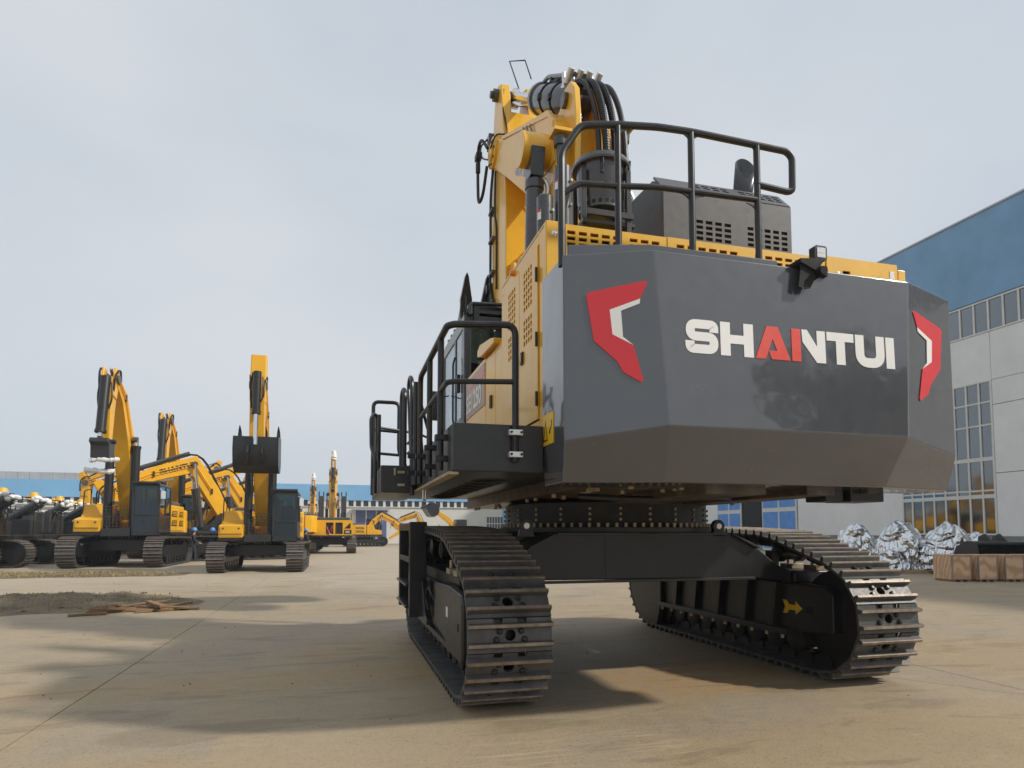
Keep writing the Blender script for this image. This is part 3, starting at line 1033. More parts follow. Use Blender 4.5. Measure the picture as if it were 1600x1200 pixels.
def shoe_mesh(p, hw=0.375, rh=0.05, name='shoe'):
    mb = MB()
    hl = p * 0.475
    for s in (1, -1):
        half = [(hw, -hl), (0, -hl)] + [(rh * math.sin(R(a)), -rh * math.cos(R(a))) for a in range(0, 181, 30)] + \
               [(0, hl), (0.065, hl), (0.075, hl - 0.055), (0.14, hl - 0.055), (0.15, hl), (hw, hl)]
        mb.prism([(s * x, y) for x, y in half], -0.028, 0.0, 'z')
    for y in (-0.27 * p, 0.27 * p):          # two grouser bars with worn tips
        mb.m = 0
        mb.prism([(y - 0.026, 0.0), (y + 0.026, 0.0), (y + 0.017, 0.05), (y - 0.017, 0.05)], -hw, hw, 'x')
        mb.m = 1
        mb.prism([(y - 0.0165, 0.048), (y + 0.0165, 0.048), (y + 0.013, 0.06), (y - 0.013, 0.06)], -hw, hw, 'x')
    mb.m = 2
    for sx in (-1, 1):
        for sy in (-1, 1):
            x, y = sx * (0.095 if sy > 0 else 0.125), sy * 0.036
            mb.lathe([(0.029, 0.0), (0.027, 0.016), (0.016, 0.028)], (x, y, 0.0), (0, 0, 1), 8)
    mb.m = 3
    for sx in (-1, 1):                        # chain links under the plate
        mb.prism([(-0.5 * p, -0.03), (0.52 * p, -0.03), (0.55 * p, -0.09), (0.35 * p, -0.15), (-0.35 * p, -0.15), (-0.52 * p, -0.09)], sx * 0.11 - 0.03, sx * 0.11 + 0.03, 'x')
    mb.cyl((-0.17, 0.47 * p, -0.09), (0.17, 0.47 * p, -0.09), 0.035, n=8)
    return mb.mesh(name, ['shoe_steel', 'grouser_worn', 'under_steel', 'black_steel'], 30)


SHOE = shoe_mesh(PITCH)
for side, cx in ((-1, -1.895), (1, 2.105)):
    # frame
    mb = MB()
    so = side  # outward direction
    xo, xi = cx + so * 0.30, cx - so * 0.30
    x0, x1 = min(xo, xi), max(xo, xi)
    prof = [(-1.95, 0.50), (-1.95, 0.92), (-1.85, 1.0), (1.9, 1.02), (2.3, 0.85), (2.3, 0.45), (1.6, 0.42), (-1.2, 0.42)]
    mb.prism(prof, x0, x1, 'x')
    mb.box(x0 + 0.05, x1 - 0.05, -1.3, 1.8, 1.0, 1.14)
    tr = mb.build('track', 'black_steel', EX, 0.02)
    # sides with tapered ribs
    xs = xi - so * 0.03
    m2 = MB()
    for y in (-1.0, -0.45, 0.15, 0.75, 1.3):
        a, b = sorted((xi, xi - so * 0.075))
        m2.prism([(y - 0.13, 1.01), (y + 0.13, 1.01), (y + 0.035, 0.47), (y - 0.035, 0.47)], a, b, 'x')
    m2.build_each('frame_rib', 'black_steel', tr, 0.01)
    m3 = MB()
    a, b = sorted((xi + so * 0.02, xi - so * 0.09))
    m3.box(a, b, -1.3, 2.2, 0.40, 0.47)
    a, b = sorted((xo - so * 0.02, xo + so * 0.05))
    m3.box(a, b, -1.6, 2.2, 0.40, 0.46)
    m3.build_each('frame_rail', 'platform_grey', tr, 0.006)
    # idler wheel and sprocket
    w = MB()
    w.lathe([(0.10, -0.20), (0.5, -0.12), (0.52, -0.05), (0.46, -0.04), (0.46, 0.04), (0.52, 0.05), (0.5, 0.12), (0.10, 0.20)], (cx, -1.79, 0.67), (1, 0, 0), 32)
    w.build('idler', 'black_steel', tr)
    w = MB()
    n = 22
    pts = []
    for i in range(n):
        a = 2 * math.pi * i / n
        for da, r in ((-0.07, 0.56), (-0.035, 0.65), (0.035, 0.65), (0.07, 0.56)):
            pts.append((2.15 + r * math.cos(a + da), 0.84 + r * math.sin(a + da)))
    w.prism(pts, cx - 0.06, cx + 0.06, 'x')
    w.lathe([(0.42, -0.24), (0.46, -0.2), (0.46, 0.2), (0.42, 0.24)], (cx, 2.15, 0.84), (1, 0, 0), 28)
    w.build('sprocket', 'black_steel', tr)
    # final drive cover on the inner side
    w = MB()
    a, b = sorted((xi + so * 0.02, xi - so * 0.07))
    w.prism([(2.15 + 0.80 * math.cos(R(t)), 0.84 + 0.78 * math.sin(R(t))) for t in range(-110, 75, 8)] + [(1.75, 1.45), (1.75, 0.45)], a, b, 'x')
    w.build('drive_cover', 'platform_grey', tr, 0.012)
    # rollers
    rm = MB()
    rm.lathe([(0.09, -0.24), (0.15, -0.22), (0.15, -0.16), (0.115, -0.14), (0.115, 0.14), (0.15, 0.16), (0.15, 0.22), (0.09, 0.24)], (0, 0, 0), (1, 0, 0), 18)
    rmesh = rm.mesh('roller', 'under_steel')
    for i in range(9):
        o = bpy.data.objects.new('roller', rmesh)
        col.objects.link(o)
        o.parent = tr
        o.location = (cx, -1.25 + i * 0.38, 0.345)
    cm = MB()
    cm.lathe([(0.07, -0.2), (0.11, -0.18), (0.11, -0.1), (0.085, -0.08), (0.085, 0.08), (0.11, 0.1), (0.11, 0.18), (0.07, 0.2)], (0, 0, 0), (1, 0, 0), 18)
    cm.box(-0.3, -0.2, -0.06, 0.06, -0.32, 0.03)
    cmesh = cm.mesh('carrier_roller', 'black_steel')
    for y, z in ((-0.9, 1.34), (0.35, 1.38), (1.2, 1.40)):
        o = bpy.data.objects.new('carrier_roller', cmesh)
        col.objects.link(o)
        o.parent = tr
        o.location = (cx, y, z)
        if so < 0:
            o.rotation_euler = (0, 0, math.pi)
    # mounting blocks with tan bolts
    bb = MB()
    for y in (-1.15, -0.72):
        bb.box(xo - so * 0.12 - 0.09, xo - so * 0.12 + 0.09, y - 0.11, y + 0.11, 1.141, 1.2)
        for dx in (-0.05, 0.05):
            bb.cyl((xo - so * 0.12 + dx, y, 1.2), (xo - so * 0.12 + dx, y, 1.29), 0.022, n=8)
    bb.build_each('mounting_bolt', 'bolt_tan', tr, 0.004)
    hb = MB()
    for y in [-1.2 + 0.29 * i for i in range(11)]:
        for x in (xi - so * 0.06,):
            hb.cyl((x, y, 0.40), (x, y, 0.355), 0.022, n=6)
    hb.build_each('roller_bolt', 'bolt_tan', tr)
    for m, t in SHOES:
        o = bpy.data.objects.new('shoe', SHOE)
        col.objects.link(o)
        o.parent = tr
        nrm = Vector((-t.y, t.x)) * -1    # outward normal in (y, z) for this direction of travel
        X = Vector((1, 0, 0))
        Y = Vector((0, t.x, t.y))
        Z = X.cross(Y)
        cen = Vector((0, 0.2, 0.8))
        if Z.dot(Vector((0, m.x, m.y)) - cen) < 0:
            X = -X
            Z = X.cross(Y)
        M = Matrix((X, Y, Z)).transposed().to_4x4()
        M.translation = Vector((cx, m.x, m.y))
        jit = random.uniform(-0.012, 0.012)
        o.matrix_local = M @ Matrix.Rotation(jit, 4, 'X')
    if side > 0:
        # orange arrow mark and lug on the inner face
        fr = frame3((xi - so * 0.0, -1.0, 0.72), (0, -1, 0), (0, 0, 1), (-1, 0, 0))
        plate(tr, 'arrow_mark', 'yellow_decal', fr, [(0.36, -0.02), (0.36, 0.03), (0.25, 0.02), (0.21, 0.07), (0.15, 0.08), (0.19, 0.0), (0.15, -0.08), (0.21, -0.06), (0.25, -0.03), (0.36, -0.03), (0.36, -0.075), (0.47, 0.0), (0.36, 0.075), (0.36, 0.02)][0:0] + [(0.15, 0.08), (0.22, 0.075), (0.26, 0.03), (0.37, 0.03), (0.37, 0.075), (0.48, 0.0), (0.37, -0.075), (0.37, -0.03), (0.26, -0.03), (0.22, -0.075), (0.15, -0.08), (0.19, 0.0)])
        plate(tr, 'slot', 'dark_hole', fr, [(0.54, -0.04), (0.66, -0.04), (0.66, 0.04), (0.54, 0.04)], 0.001, 0.003)
        ln = MB()
        ln.box(xi - 0.05, xi, -2.0, -1.55, 0.42, 0.98)
        # towing lug
        ln.lathe([(0.06, 0), (0.08, 0.02), (0.08, 0.08), (0.05, 0.1)], (xi - 0.1, -0.95, 0.86), (1, 0, 0), 14)
    else:
        # rounded end box of the frame, boarding step post, rope loop and paper sign
        eb = MB()
        eb.prism([(-1.98, 0.40), (-2.02, 0.46), (-2.02, 0.95), (-1.95, 1.03), (-1.3, 1.06), (-0.3, 1.03), (-0.3, 0.55), (-0.9, 0.5), (-1.5, 0.40)], xo - 0.06, xo + 0.03, 'x')
        eb.build('end_plate', 'platform_grey', tr, 0.03, seg=3)
        fr = frame3((xo - 0.06, -1.5, 0.8), (0, -1, 0), (0, 0, 1), (-1, 0, 0))
        plate(tr, 'paper_sign', 'white_decal', fr, [(-0.32, -0.06), (-0.22, -0.06), (-0.22, 0.04), (-0.32, 0.04)])
        plate(tr, 'slot', 'dark_hole', fr, [(0.32, -0.12), (0.38, -0.12), (0.38, -0.05), (0.32, -0.05)], 0.001, 0.004)
        sp = MB()
        sp.box(xo - 0.26, xo - 0.04, 0.50, 0.62, 0.52, 1.73)
        sp.box(xo - 0.26, xo - 0.18, 0.62, 1.9, 1.62, 1.72)
        sp.box(xo - 0.26, xo - 0.18, 0.62, 1.9, 1.2, 1.27)
        sp.prism([(0.62, 1.62), (0.62, 1.3), (0.9, 1.62)], xo - 0.24, xo - 0.2, 'x')
        sp.prism([(0.62, 0.52), (0.62, 1.0), (0.35, 0.98), (0.1, 0.62), (-0.1, 0.56), (-0.1, 0.5)], xo - 0.12, xo - 0.04, 'x')
        sp.box(xo - 0.26, xo - 0.04, 1.9, 2.02, 0.52, 1.73)
        sp.build('step_post', 'black_steel', tr, 0.012)
        st = MB()
        for z in (0.62, 0.9):
            st.box(xo - 0.30, xo - 0.05, 0.62, 1.9, z, z + 0.03)
        st.build_each('step', 'rail_grey', tr, 0.005)
        st = MB()
        st.box(xo - 0.262, xo - 0.255, 0.55, 0.57, 1.1, 1.3)
        st.tube(spline([(xo - 0.05, -0.35, 0.78), (xo - 0.09, -0.25, 0.9), (xo - 0.1, -0.05, 0.93), (xo - 0.1, 0.1, 0.8), (xo - 0.08, 0.0, 0.66)]), 0.012, 6)
        st.build('cable_loop', 'rubber', tr)

# ---- carbody
mb = MB()
for y0, y1 in ((-1.30, -0.55), (0.55, 1.30)):
    mb.prism([(-1.70, 1.02), (-1.70, 1.15), (-1.60, 1.22), (-1.40, 1.45), (-1.12, 1.59), (1.02, 1.59), (1.34, 1.43), (1.62, 1.22), (1.80, 1.15), (1.80, 1.02), (1.3, 1.07), (-1.25, 1.09)], y0, y1, 'y')
mb.prism([(-1.2, 1.1), (1.2, 1.1), (1.1, 1.586), (-1.1, 1.586)], -0.56, 0.56, 'y')
cb = mb.build('carbody', 'black_steel', EX, 0.015)
mb = MB()
mb.box(-1.24, 1.30, -1.335, -1.301, 1.055, 1.085)
mb.box(-1.1, 1.0, -1.33, -1.301, 1.565, 1.592)
mb.prism([(0.98, 1.592), (1.0, 1.57), (1.33, 1.41), (1.36, 1.43)], -1.36, -1.301, 'y')
mb.box(-0.545, -0.535, -1.306, -1.301, 1.085, 1.565)
mb.build('beam_flange', 'platform_grey', cb, 0.004)
for x in (-1.43, 0.86):
    mb = MB()
    pts = [(x + 0.075 * math.cos(R(t)), 1.665 + 0.075 * math.sin(R(t))) for t in range(-30, 211, 20)] + [(x - 0.09, 1.55), (x + 0.09, 1.55)]
    mb.prism(pts, -1.30, -1.24, 'y')
    o = mb.build('lifting_eye', 'black_steel', cb, 0.006)
    mb = MB()
    mb.cyl((x, -1.304, 1.665), (x, -1.30, 1.665), 0.032, n=14)
    mb.build('eye_hole', 'zinc', o)
# ---- swing bearing
mb = MB()
mb.lathe([(1.33, 1.58), (1.36, 1.60), (1.36, 1.65), (1.30, 1.66), (1.28, 1.72), (1.28, 1.93), (1.2, 1.98)], (0, 0, 0), (0, 0, 1), 72)
sb = mb.build('swing_bearing', 'under_steel', EX)
mb = MB()
for i in range(84):
    a = 2 * math.pi * i / 84
    mb.cyl((1.325 * math.cos(a), 1.325 * math.sin(a), 1.655), (1.325 * math.cos(a), 1.325 * math.sin(a), 1.70), 0.019, n=6)
for i in range(24):
    a = 2 * math.pi * i / 24
    for z in (1.74, 1.80, 1.86):
        mb.cyl((1.275 * math.cos(a), 1.275 * math.sin(a), z), (1.3 * math.cos(a), 1.3 * math.sin(a), z), 0.016, n=6)
tag(mb.build('bearing_bolts', 'bolt_tan', sb), kind='stuff')

# ---- upper frame: underside with bolt heads
mb = MB()
mb.box(-1.30, 1.36, -3.25, 2.6, 1.98, 2.2)
mb.box(-0.55, 0.0, -3.3, -1.5, 1.90, 1.98)
mb.box(0.35, 0.62, -3.35, -1.4, 1.90, 1.98)
mb.box(1.0, 1.12, -3.3, 2.0, 1.93, 1.98)
mf = mb.build('upper_frame', 'deck_under', EX, 0.01)
mb = MB()
random.seed(11)
for i in range(110):
    x, y = random.choice([-1.22, -1.05, -0.8, -0.62, 0.1, 0.3, 0.7, 0.92, 1.2, 1.3]) + random.uniform(-.02, .02), random.uniform(-3.1, 2.4)
    if math.hypot(x, y) < 1.32:
        continue
    mb.cyl((x, y, 1.985), (x, y, 1.945), 0.024, n=6)
tag(mb.build('frame_bolts', 'bolt_tan', mf), kind='stuff')
mb = MB()
mb.box(0.66, 0.84, -3.2, -2.95, 1.86, 1.975)
mb.box(0.9, 1.25, -3.22, -2.9, 1.86, 1.975)
mb.tube(fillet([(-1.2, -2.2, 1.93), (-0.7, -2.4, 1.9), (0.2, -2.5, 1.92), (0.9, -1.5, 1.92)], 0.3), 0.03, 8)
mb.build('hose_clamp', 'black_steel', mf, 0.01)
mb = MB()
mb.box(-1.76, 1.76, -2.94, 2.3, 2.12, 2.26)
mb.box(-2.45, -1.76, -2.9, 1.1, 2.10, 2.16)
for i in range(9):
    y = -2.3 + i * 0.33
    mb.tube(spline([(-1.75, y, 2.11), (-1.9, y + .1, 2.06), (-2.1, y + .2, 2.05), (-2.3, y + .25, 2.11)], 5), 0.016, 6)
mb.build('floor_pan', 'black_steel', EX, 0.008)

# ---- counterweight
def cw_loop(z_o, z_i, xo, yo, xi, yi, yb):
    return [(-xo, yb, z_o), (-xo, yo, z_o), (-xi, yi, z_i), (xi, yi, z_i), (xo, yo, z_o), (xo, yb, z_o)]


loops = [cw_loop(1.955, 1.966, 1.768, -3.385, 1.005, -3.47, -2.95),
         cw_loop(2.25, 2.36, 1.785, -3.46, 1.06, -3.665, -2.95),
         cw_loop(3.62, 3.655, 1.785, -3.45, 1.15, -3.632, -2.95)]
mb = MB()
vs = [p for l in loops for p in l]
fs = [tuple(range(5, -1, -1)), tuple(range(12, 18))]
for k in range(2):
    fs += [(k * 6 + i, k * 6 + (i + 1) % 6, (k + 1) * 6 + (i + 1) % 6, (k + 1) * 6 + i) for i in range(6)]
mb.add(vs, fs)
cw = mb.build('counterweight', 'grey_paint', EX, 0.012, smooth=6, seg=3, blim=5)
mb = MB()
mb.prism([(-1.74, -3.42), (-1.15, -3.585), (-0.06, -3.585), (-0.06, -3.35), (-1.72, -3.35)], 3.61, 3.715, 'z')
mb.build('top_lip', 'grey_paint', cw, 0.01)
# lettering and emblems on its faces
frm = frame3((0, -3.665, 2.36), (1, 0, 0), (0, 0.0255, 1.0), (0, -1, 0.0255))
word_plates(cw, 'SHANTUI', frm, -0.915, 0.965, 0.545, 0.800, {'w': 'white_decal', 'r': 'orange_decal'}, gap=0.055)
Uo = Vector((-1.78, -3.46, 2.25))
ux = Vector((0.9532, -0.2648, 0.1456))
uy = Vector((-0.1384, 0.0458, 0.9893))
nn = Vector((-0.2686, -0.9632, 0.007))
red = [(.311, 1.020), (.327, 1.046), (.748, 1.072), (.767, 1.055), (.694, .945), (.463, .897), (.455, .714), (.592, .615), (.622, .353), (.604, .336), (.49, .427), (.456, .514), (.314, .688)]
wht = [(.466, .894), (.690, .940), (.684, .905), (.543, .875), (.528, .69), (.590, .617), (.458, .712)]
wht = [(.463, .897), (.694, .945), (.684, .910), (.543, .877), (.527, .685), (.592, .615), (.455, .714)]
for sgn in (1, -1):
    def fr(u, v, d=0.0, s=sgn):
        p = Uo + ux * u + uy * v + nn * (d + 0.006)
        return Vector((p.x * s, p.y, p.z))
    plate(cw, 'emblem', 'red_decal', fr, red)
    plate(cw, 'emblem_edge', 'white_decal', fr, wht)
# warning sticker on the left side face
frs = frame3((-1.785, -2.97, 2.27), (0, -1, 0), (0, 0, 1), (-1, 0, 0))
wl = plate(cw, 'warning_sticker', 'yellow_decal', frs, [(0.0, 0.0), (0.26, 0.0), (0.26, 0.24), (0.0, 0.24)])
plate(wl, 'triangle', 'black_ink', frs, [(0.02, 0.03), (0.13, 0.03), (0.075, 0.2), (0.075, 0.17), (0.112, 0.042), (0.04, 0.042), (0.075, 0.17), (0.075, 0.2)], 0.005, 0.006)
plate(wl, 'mark', 'black_ink', frs, [(0.16, 0.09), (0.19, 0.07), (0.20, 0.11), (0.22, 0.12), (0.235, 0.18), (0.215, 0.18), (0.205, 0.13), (0.18, 0.12)], 0.005, 0.006)
# rear camera with bracket and work lamp
mb = MB()
mb.prism([(0.04, 3.69), (0.24, 3.71), (0.24, 3.67), (0.19, 3.60), (0.04, 3.66)], -3.72, -3.5, 'y')
mb.prism([(0.06, 3.66), (0.17, 3.67), (0.19, 3.56), (0.14, 3.47), (0.09, 3.46), (0.085, 3.50), (0.07, 3.46), (0.03, 3.47)], -3.70, -3.69, 'y')
mb.cyl((0.22, -3.74, 3.60), (0.24, -3.58, 3.62), 0.04, n=14)
mb.cyl((0.218, -3.76, 3.598), (0.22, -3.735, 3.60), 0.034, n=14)
mb.box(0.28, 0.34, -3.66, -3.5, 3.60, 3.68)
mb.build('rear_camera', 'dark_hole', cw, 0.004)
mb = MB()
mb.prism([(0.31, 3.79), (0.33, 3.775), (0.415, 3.775), (0.43, 3.79), (0.43, 3.885), (0.415, 3.90), (0.33, 3.90), (0.31, 3.885)], -3.56, -3.49, 'y')
mb.box(0.36, 0.38, -3.54, -3.51, 3.64, 3.78)
wk = mb.build('work_lamp', 'cab_dark', cw, 0.006)
mb = MB()
mb.box(0.33, 0.41, -3.565, -3.56, 3.797, 3.878)
mb.box(0.335, 0.405, -3.567, -3.565, 3.834, 3.841)
mb.build('lens', 'light_lens', wk, 0.004)

# ---- engine house
mb = MB()
mb.box(-1.70, 1.84, -2.86, -1.53, 2.27, 4.08)
mb.box(-1.32, 1.70, -1.53, 0.2, 2.27, 3.4)
mb.box(0.75, 1.70, 0.2, 2.3, 2.27, 3.3)
hs = mb.build('engine_house', 'dark_hole', EX)
YR = -2.93
# rear strip of sheet panels above the counterweight


def rear_fr(x, z, d=0.0):
    return Vector((x, YR - d, z))


def rows(a, n, w, g):
    return [(a + i * (w + g), a + i * (w + g) + w) for i in range(n)]


us, uo = lines(-1.58, -0.655, rows(-1.56, 5, 0.072, 0.03) + rows(-1.0, 3, 0.072, 0.03))
vs, vo = lines(3.4, 4.125, rows(3.945, 3, 0.03, 0.02))
p1 = holed_panel('rear_panel', 'yellow', hs, rear_fr, us, vs, lambda i, j: i in uo and j in vo)
us, uo = lines(-0.645, 0.965, rows(-0.56, 6, 0.075, 0.03) + rows(0.22, 6, 0.075, 0.03))
vs, vo = lines(3.4, 4.13, rows(3.945, 3, 0.03, 0.02))
holed_panel('rear_panel', 'yellow', hs, rear_fr, us, vs, lambda i, j: i in uo and j in vo)
us, uo = lines(0.985, 1.79, rows(1.16, 1, 0.085, 0.0))
vs, vo = lines(3.4, 4.15, rows(3.88, 3, 0.03, 0.03))
holed_panel('rear_panel', 'yellow', hs, rear_fr, us, vs, lambda i, j: i in uo and j in vo)
mb = MB()
mb.box(1.80, 1.89, -2.93, -1.5, 2.3, 4.11)
mb.box(-1.75, 1.80, -2.91, -1.50, 4.085, 4.115)
mb.box(-1.75, -1.59, -2.95, -2.76, 2.26, 4.13)
mb.build('corner_post', 'yellow', hs, 0.01)
mb = MB()
for x, z in ((-1.68, 4.02), (0.9, 3.80), (1.1, 3.99)):
    mb.lathe([(0.026, 0), (0.026, 0.006), (0.014, 0.018), (0.004, 0.022)], (x, -2.95 if x < -1.5 else YR, z), (0, -1, 0), 12)
mb.build_each('panel_bolt', 'zinc', hs)
fr = rear_fr
plate(hs, 'paper_sign', 'white_decal', fr, [(1.70, 3.93), (1.75, 3.93), (1.75, 4.08), (1.70, 4.08)])
mb = MB()
mb.lathe([(0.075, 0), (0.09, 0.02), (0.07, 0.05)], (1.47, YR, 3.75), (0, -1, 0), 18)
mb.build('filler_cap', 'dark_hole', hs)

# left doors with perforated grids
XL = -1.75


def left_fr(u, z, d=0.0):
    return Vector((XL - d, -u, z))     # u grows towards the rear


mb = MB()
mb.box(XL, XL + 0.05, -2.76, -1.49, 4.01, 4.13)
mb.box(XL, XL + 0.05, -1.66, -1.49, 2.27, 4.01)
mb.box(XL, XL + 0.05, -2.76, -1.66, 2.27, 2.52)
mb.box(XL, XL + 0.3, -1.50, -1.49, 2.27, 4.12)
mb.build('door_frame', 'yellow', hs, 0.006)
us, uo = lines(2.20, 2.75, rows(2.335, 4, 0.045, 0.024))
vs, vo = lines(2.53, 4.0, rows(3.25, 4, 0.04, 0.022) + rows(3.56, 6, 0.04, 0.022))
d1 = holed_panel('door', 'yellow', hs, lambda u, v, d=0: left_fr(u, v, d + 0.012), us, vs, lambda i, j: i in uo and j in vo, 0.02, 0.003)
us, uo = lines(1.67, 2.19, rows(1.80, 4, 0.045, 0.024))
vs, vo = lines(2.53, 4.0, rows(3.25, 4, 0.04, 0.022) + rows(3.56, 6, 0.04, 0.022))
d2 = holed_panel('door', 'yellow', hs, lambda u, v, d=0: left_fr(u, v, d + 0.012), us, vs, lambda i, j: i in uo and j in vo, 0.02, 0.003)
for d, u in ((d1, 2.30), (d2, 2.10)):
    lt = plate(d, 'latch', 'black_ink', left_fr, [(u - 0.035, 3.10), (u + 0.035, 3.10), (u + 0.035, 3.21), (u - 0.035, 3.21)], 0.012, 0.026)
    plate(lt, 'key_plate', 'cylinder_grey', left_fr, [(u - 0.02, 3.12), (u + 0.02, 3.12), (u + 0.02, 3.19), (u - 0.02, 3.19)], 0.026, 0.032)
mb = MB()
for z in (3.75, 3.2, 2.7):
    mb.cyl((XL - 0.022, -2.752, z - 0.06), (XL - 0.022, -2.752, z + 0.06), 0.012, n=8)
mb.build_each('hinge', 'black_ink', d1)
mb = MB()
mb.lathe([(0.03, 0), (0.03, 0.03), (0.02, 0.045)], (XL - 0.0, -1.98, 4.07), (-1, 0, 0), 12)
mb.build('side_beacon', 'amber', hs)

# ---- hood behind the railing
mb = MB()
mb.prism([(-2.27, 4.115), (-2.27, 4.93), (-2.08, 5.14), (-1.3, 5.18), (-1.18, 4.115)], -0.335, 1.12, 'x')
hd = mb.build('engine_hood', 'hood_grey', EX, 0.012)
hb = MB()
hb.box(-0.30, 1.09, -2.285, -2.272, 4.12, 4.92)
hb.build('hood_backing', 'dark_hole', hd)
us, uo = lines(-0.335, 1.12, rows(0.02, 4, 0.075, 0.03) + rows(0.60, 5, 0.07, 0.03))
vs, vo = lines(4.115, 4.94, rows(4.36, 6, 0.034, 0.022))
holed_panel('vent_panel', 'hood_grey', hd, lambda u, v, d=0: Vector((u, -2.305 - d, v)), us, vs, lambda i, j: i in uo and j in vo)
sl = Vector((0, 0.19, 0.21)).normalized()
sn = Vector((0, -0.21, 0.19)).normalized()
us, uo = lines(-0.335, 1.12, rows(0.06, 4, 0.08, 0.03) + rows(0.60, 5, 0.075, 0.025))
vs, vo = lines(0.0, 0.28, rows(0.08, 3, 0.035, 0.022))
holed_panel('vent_panel', 'hood_grey', hd, lambda u, v, d=0: Vector((u, -2.285, 4.94)) + sl * v + sn * (d + 0.02), us, vs, lambda i, j: i in uo and j in vo)
mb = MB()
rb, rt = mb.ring((0.78, -1.95, 5.0), (0.06, -0.04, 1), 0.088, 20), mb.ring((0.82, -1.98, 5.52), (0.06, -0.04, 1), 0.088, 20)
rt = [p + Vector((0, 0, (p.x - 0.82) * 0.5 + (p.y + 1.98) * 1.5)) for p in rt]
mb.add(rb + rt, [(i, (i + 1) % 20, (i + 1) % 20 + 20, i + 20) for i in range(20)])
ep = mb.build('exhaust_pipe', 'cab_dark', EX)
ep.modifiers.new('s', 'SOLIDIFY').thickness = 0.012
mb = MB()
mb.cyl((0.785, -1.955, 5.12), (0.79, -1.957, 5.18), 0.105, n=18)
mb.build('pipe_collar', 'cab_dark', ep)

# ---- air pre-cleaner drum with its stand
AC = (-0.86, -2.0)
mb = MB()
mb.lathe([(0.215, 4.74), (0.225, 4.745), (0.225, 4.84), (0.235, 4.86), (0.24, 5.18), (0.245, 5.2)], (AC[0], AC[1], 0), (0, 0, 1), 40)
mb.lathe([(0.285, 5.19), (0.29, 5.21), (0.27, 5.26), (0.18, 5.31), (0.06, 5.33)], (AC[0], AC[1], 0), (0, 0, 1), 40)
dr = mb.build('air_cleaner', 'cylinder_grey', EX)
mb = MB()
for i in range(22):
    a = 2 * math.pi * i / 22
    mb.cyl((AC[0] + 0.222 * math.cos(a), AC[1] + 0.222 * math.sin(a), 4.79), (AC[0] + 0.2275 * math.cos(a), AC[1] + 0.2275 * math.sin(a), 4.79), 0.02, n=10)
mb.build_each('inlet_hole', 'dark_hole', dr)
mb = MB()
for dx, dy in ((-0.24, -0.14), (0.2, -0.2), (-0.2, 0.2), (0.24, 0.2)):
    mb.box(AC[0] + dx - 0.025, AC[0] + dx + 0.025, AC[1] + dy - 0.02, AC[1] + dy + 0.02, 4.1, 5.12)
mb.box(AC[0] - 0.24, AC[0] + 0.24, AC[1] - 0.24, AC[1] - 0.21, 4.62, 4.68)
mb.box(AC[0] - 0.27, AC[0] + 0.27, AC[1] - 0.2, AC[1] + 0.2, 4.56, 4.6)
mb.build_each('drum_stand', 'platform_grey', dr, 0.005)
mb = MB()
for a in (200, 250, 320):
    x, y = AC[0] + 0.25 * math.cos(R(a)), AC[1] + 0.25 * math.sin(R(a))
    mb.box(x - 0.014, x + 0.014, y - 0.014, y + 0.014, 5.05, 5.2)
    mb.tube(fillet([(x, y, 5.05), (x * 1.0 - 0.03 * 0, y - 0.03, 5.1), (x, y - 0.03, 5.18), (x, y, 5.22)], 0.02), 0.007, 6)
mb.build_each('clip', 'cab_dark', dr, 0.003)
mb = MB()
mb.prism([(-2.0, 4.1), (-2.0, 4.58), (-1.6, 4.6), (-1.6, 4.1)], -1.25, -1.02, 'x')
mb.build('valve_box', 'hood_grey', EX, 0.01)
mb = MB()
for y, z in ((-1.95, 4.5), (-1.7, 4.5), (-1.9, 4.2), (-1.65, 4.22)):
    mb.lathe([(0.02, 0), (0.02, 0.012)], (-1.25, y, z), (-1, 0, 0), 8)
for x, z in ((-1.2, 4.5), (-1.07, 4.2), (-1.07, 4.5)):
    mb.lathe([(0.018, 0), (0.018, 0.012)], (x, -2.0, z), (0, -1, 0), 8)
mb.build_each('box_bolt', 'zinc', EX)

# ---- guard rail on the counterweight


def gusset(mb, p, dx, dz, r=0.11, t=0.012):
    """quarter-round web between a post and a rail (in the x-z plane)"""
    x, y, z = p
    pts = [(x, z)] + [(x + dx * r * (1 - math.sin(R(a))), z + dz * r * (1 - math.cos(R(a)))) for a in range(0, 91, 15)]
    mb.prism(pts, y - t / 2, y + t / 2, 'y')


RY = -3.40
gr = empty('guard_rail')
gr.parent = EX
mb = MB()
mb.tube(fillet([(-1.775, RY, 3.55), (-1.775, RY, 4.42), (-1.62, RY, 4.66), (-1.32, RY, 4.715), (-0.98, RY, 4.755), (-0.69, RY, 4.765), (0.20, RY, 4.745), (0.25, RY, 4.70), (0.245, RY, 4.42), (0.20, RY, 4.40), (-0.09, RY, 4.42)], 0.06), 0.028, 10)
mb.build('top_rail', 'rail_grey', gr)
mb = MB()
mb.tube(fillet([(-1.775, RY, 4.10), (-1.64, RY, 4.205), (-1.32, RY, 4.23), (-0.98, RY, 4.27), (-0.09, RY, 4.29)], 0.05), 0.024, 10)
mb.build('mid_rail', 'rail_grey', gr)
for x, zt in ((-1.32, 4.70), (-0.69, 4.755), (-0.09, 4.76)):
    mb = MB()
    mb.cyl((x, RY, 3.6), (x, RY, zt), 0.026, n=12)
    po = mb.build('post', 'rail_grey', gr)
    mb = MB()
    for dx in (-1, 1):
        if x == -0.09 and dx == 1:
            gusset(mb, (x, RY, zt + 0.0), dx, -1)
            continue
        gusset(mb, (x, RY, zt - 0.01), dx, -1)
        gusset(mb, (x, RY, 4.25), dx, -1)
    mb.build_each('gusset', 'rail_grey', po)
mb = MB()
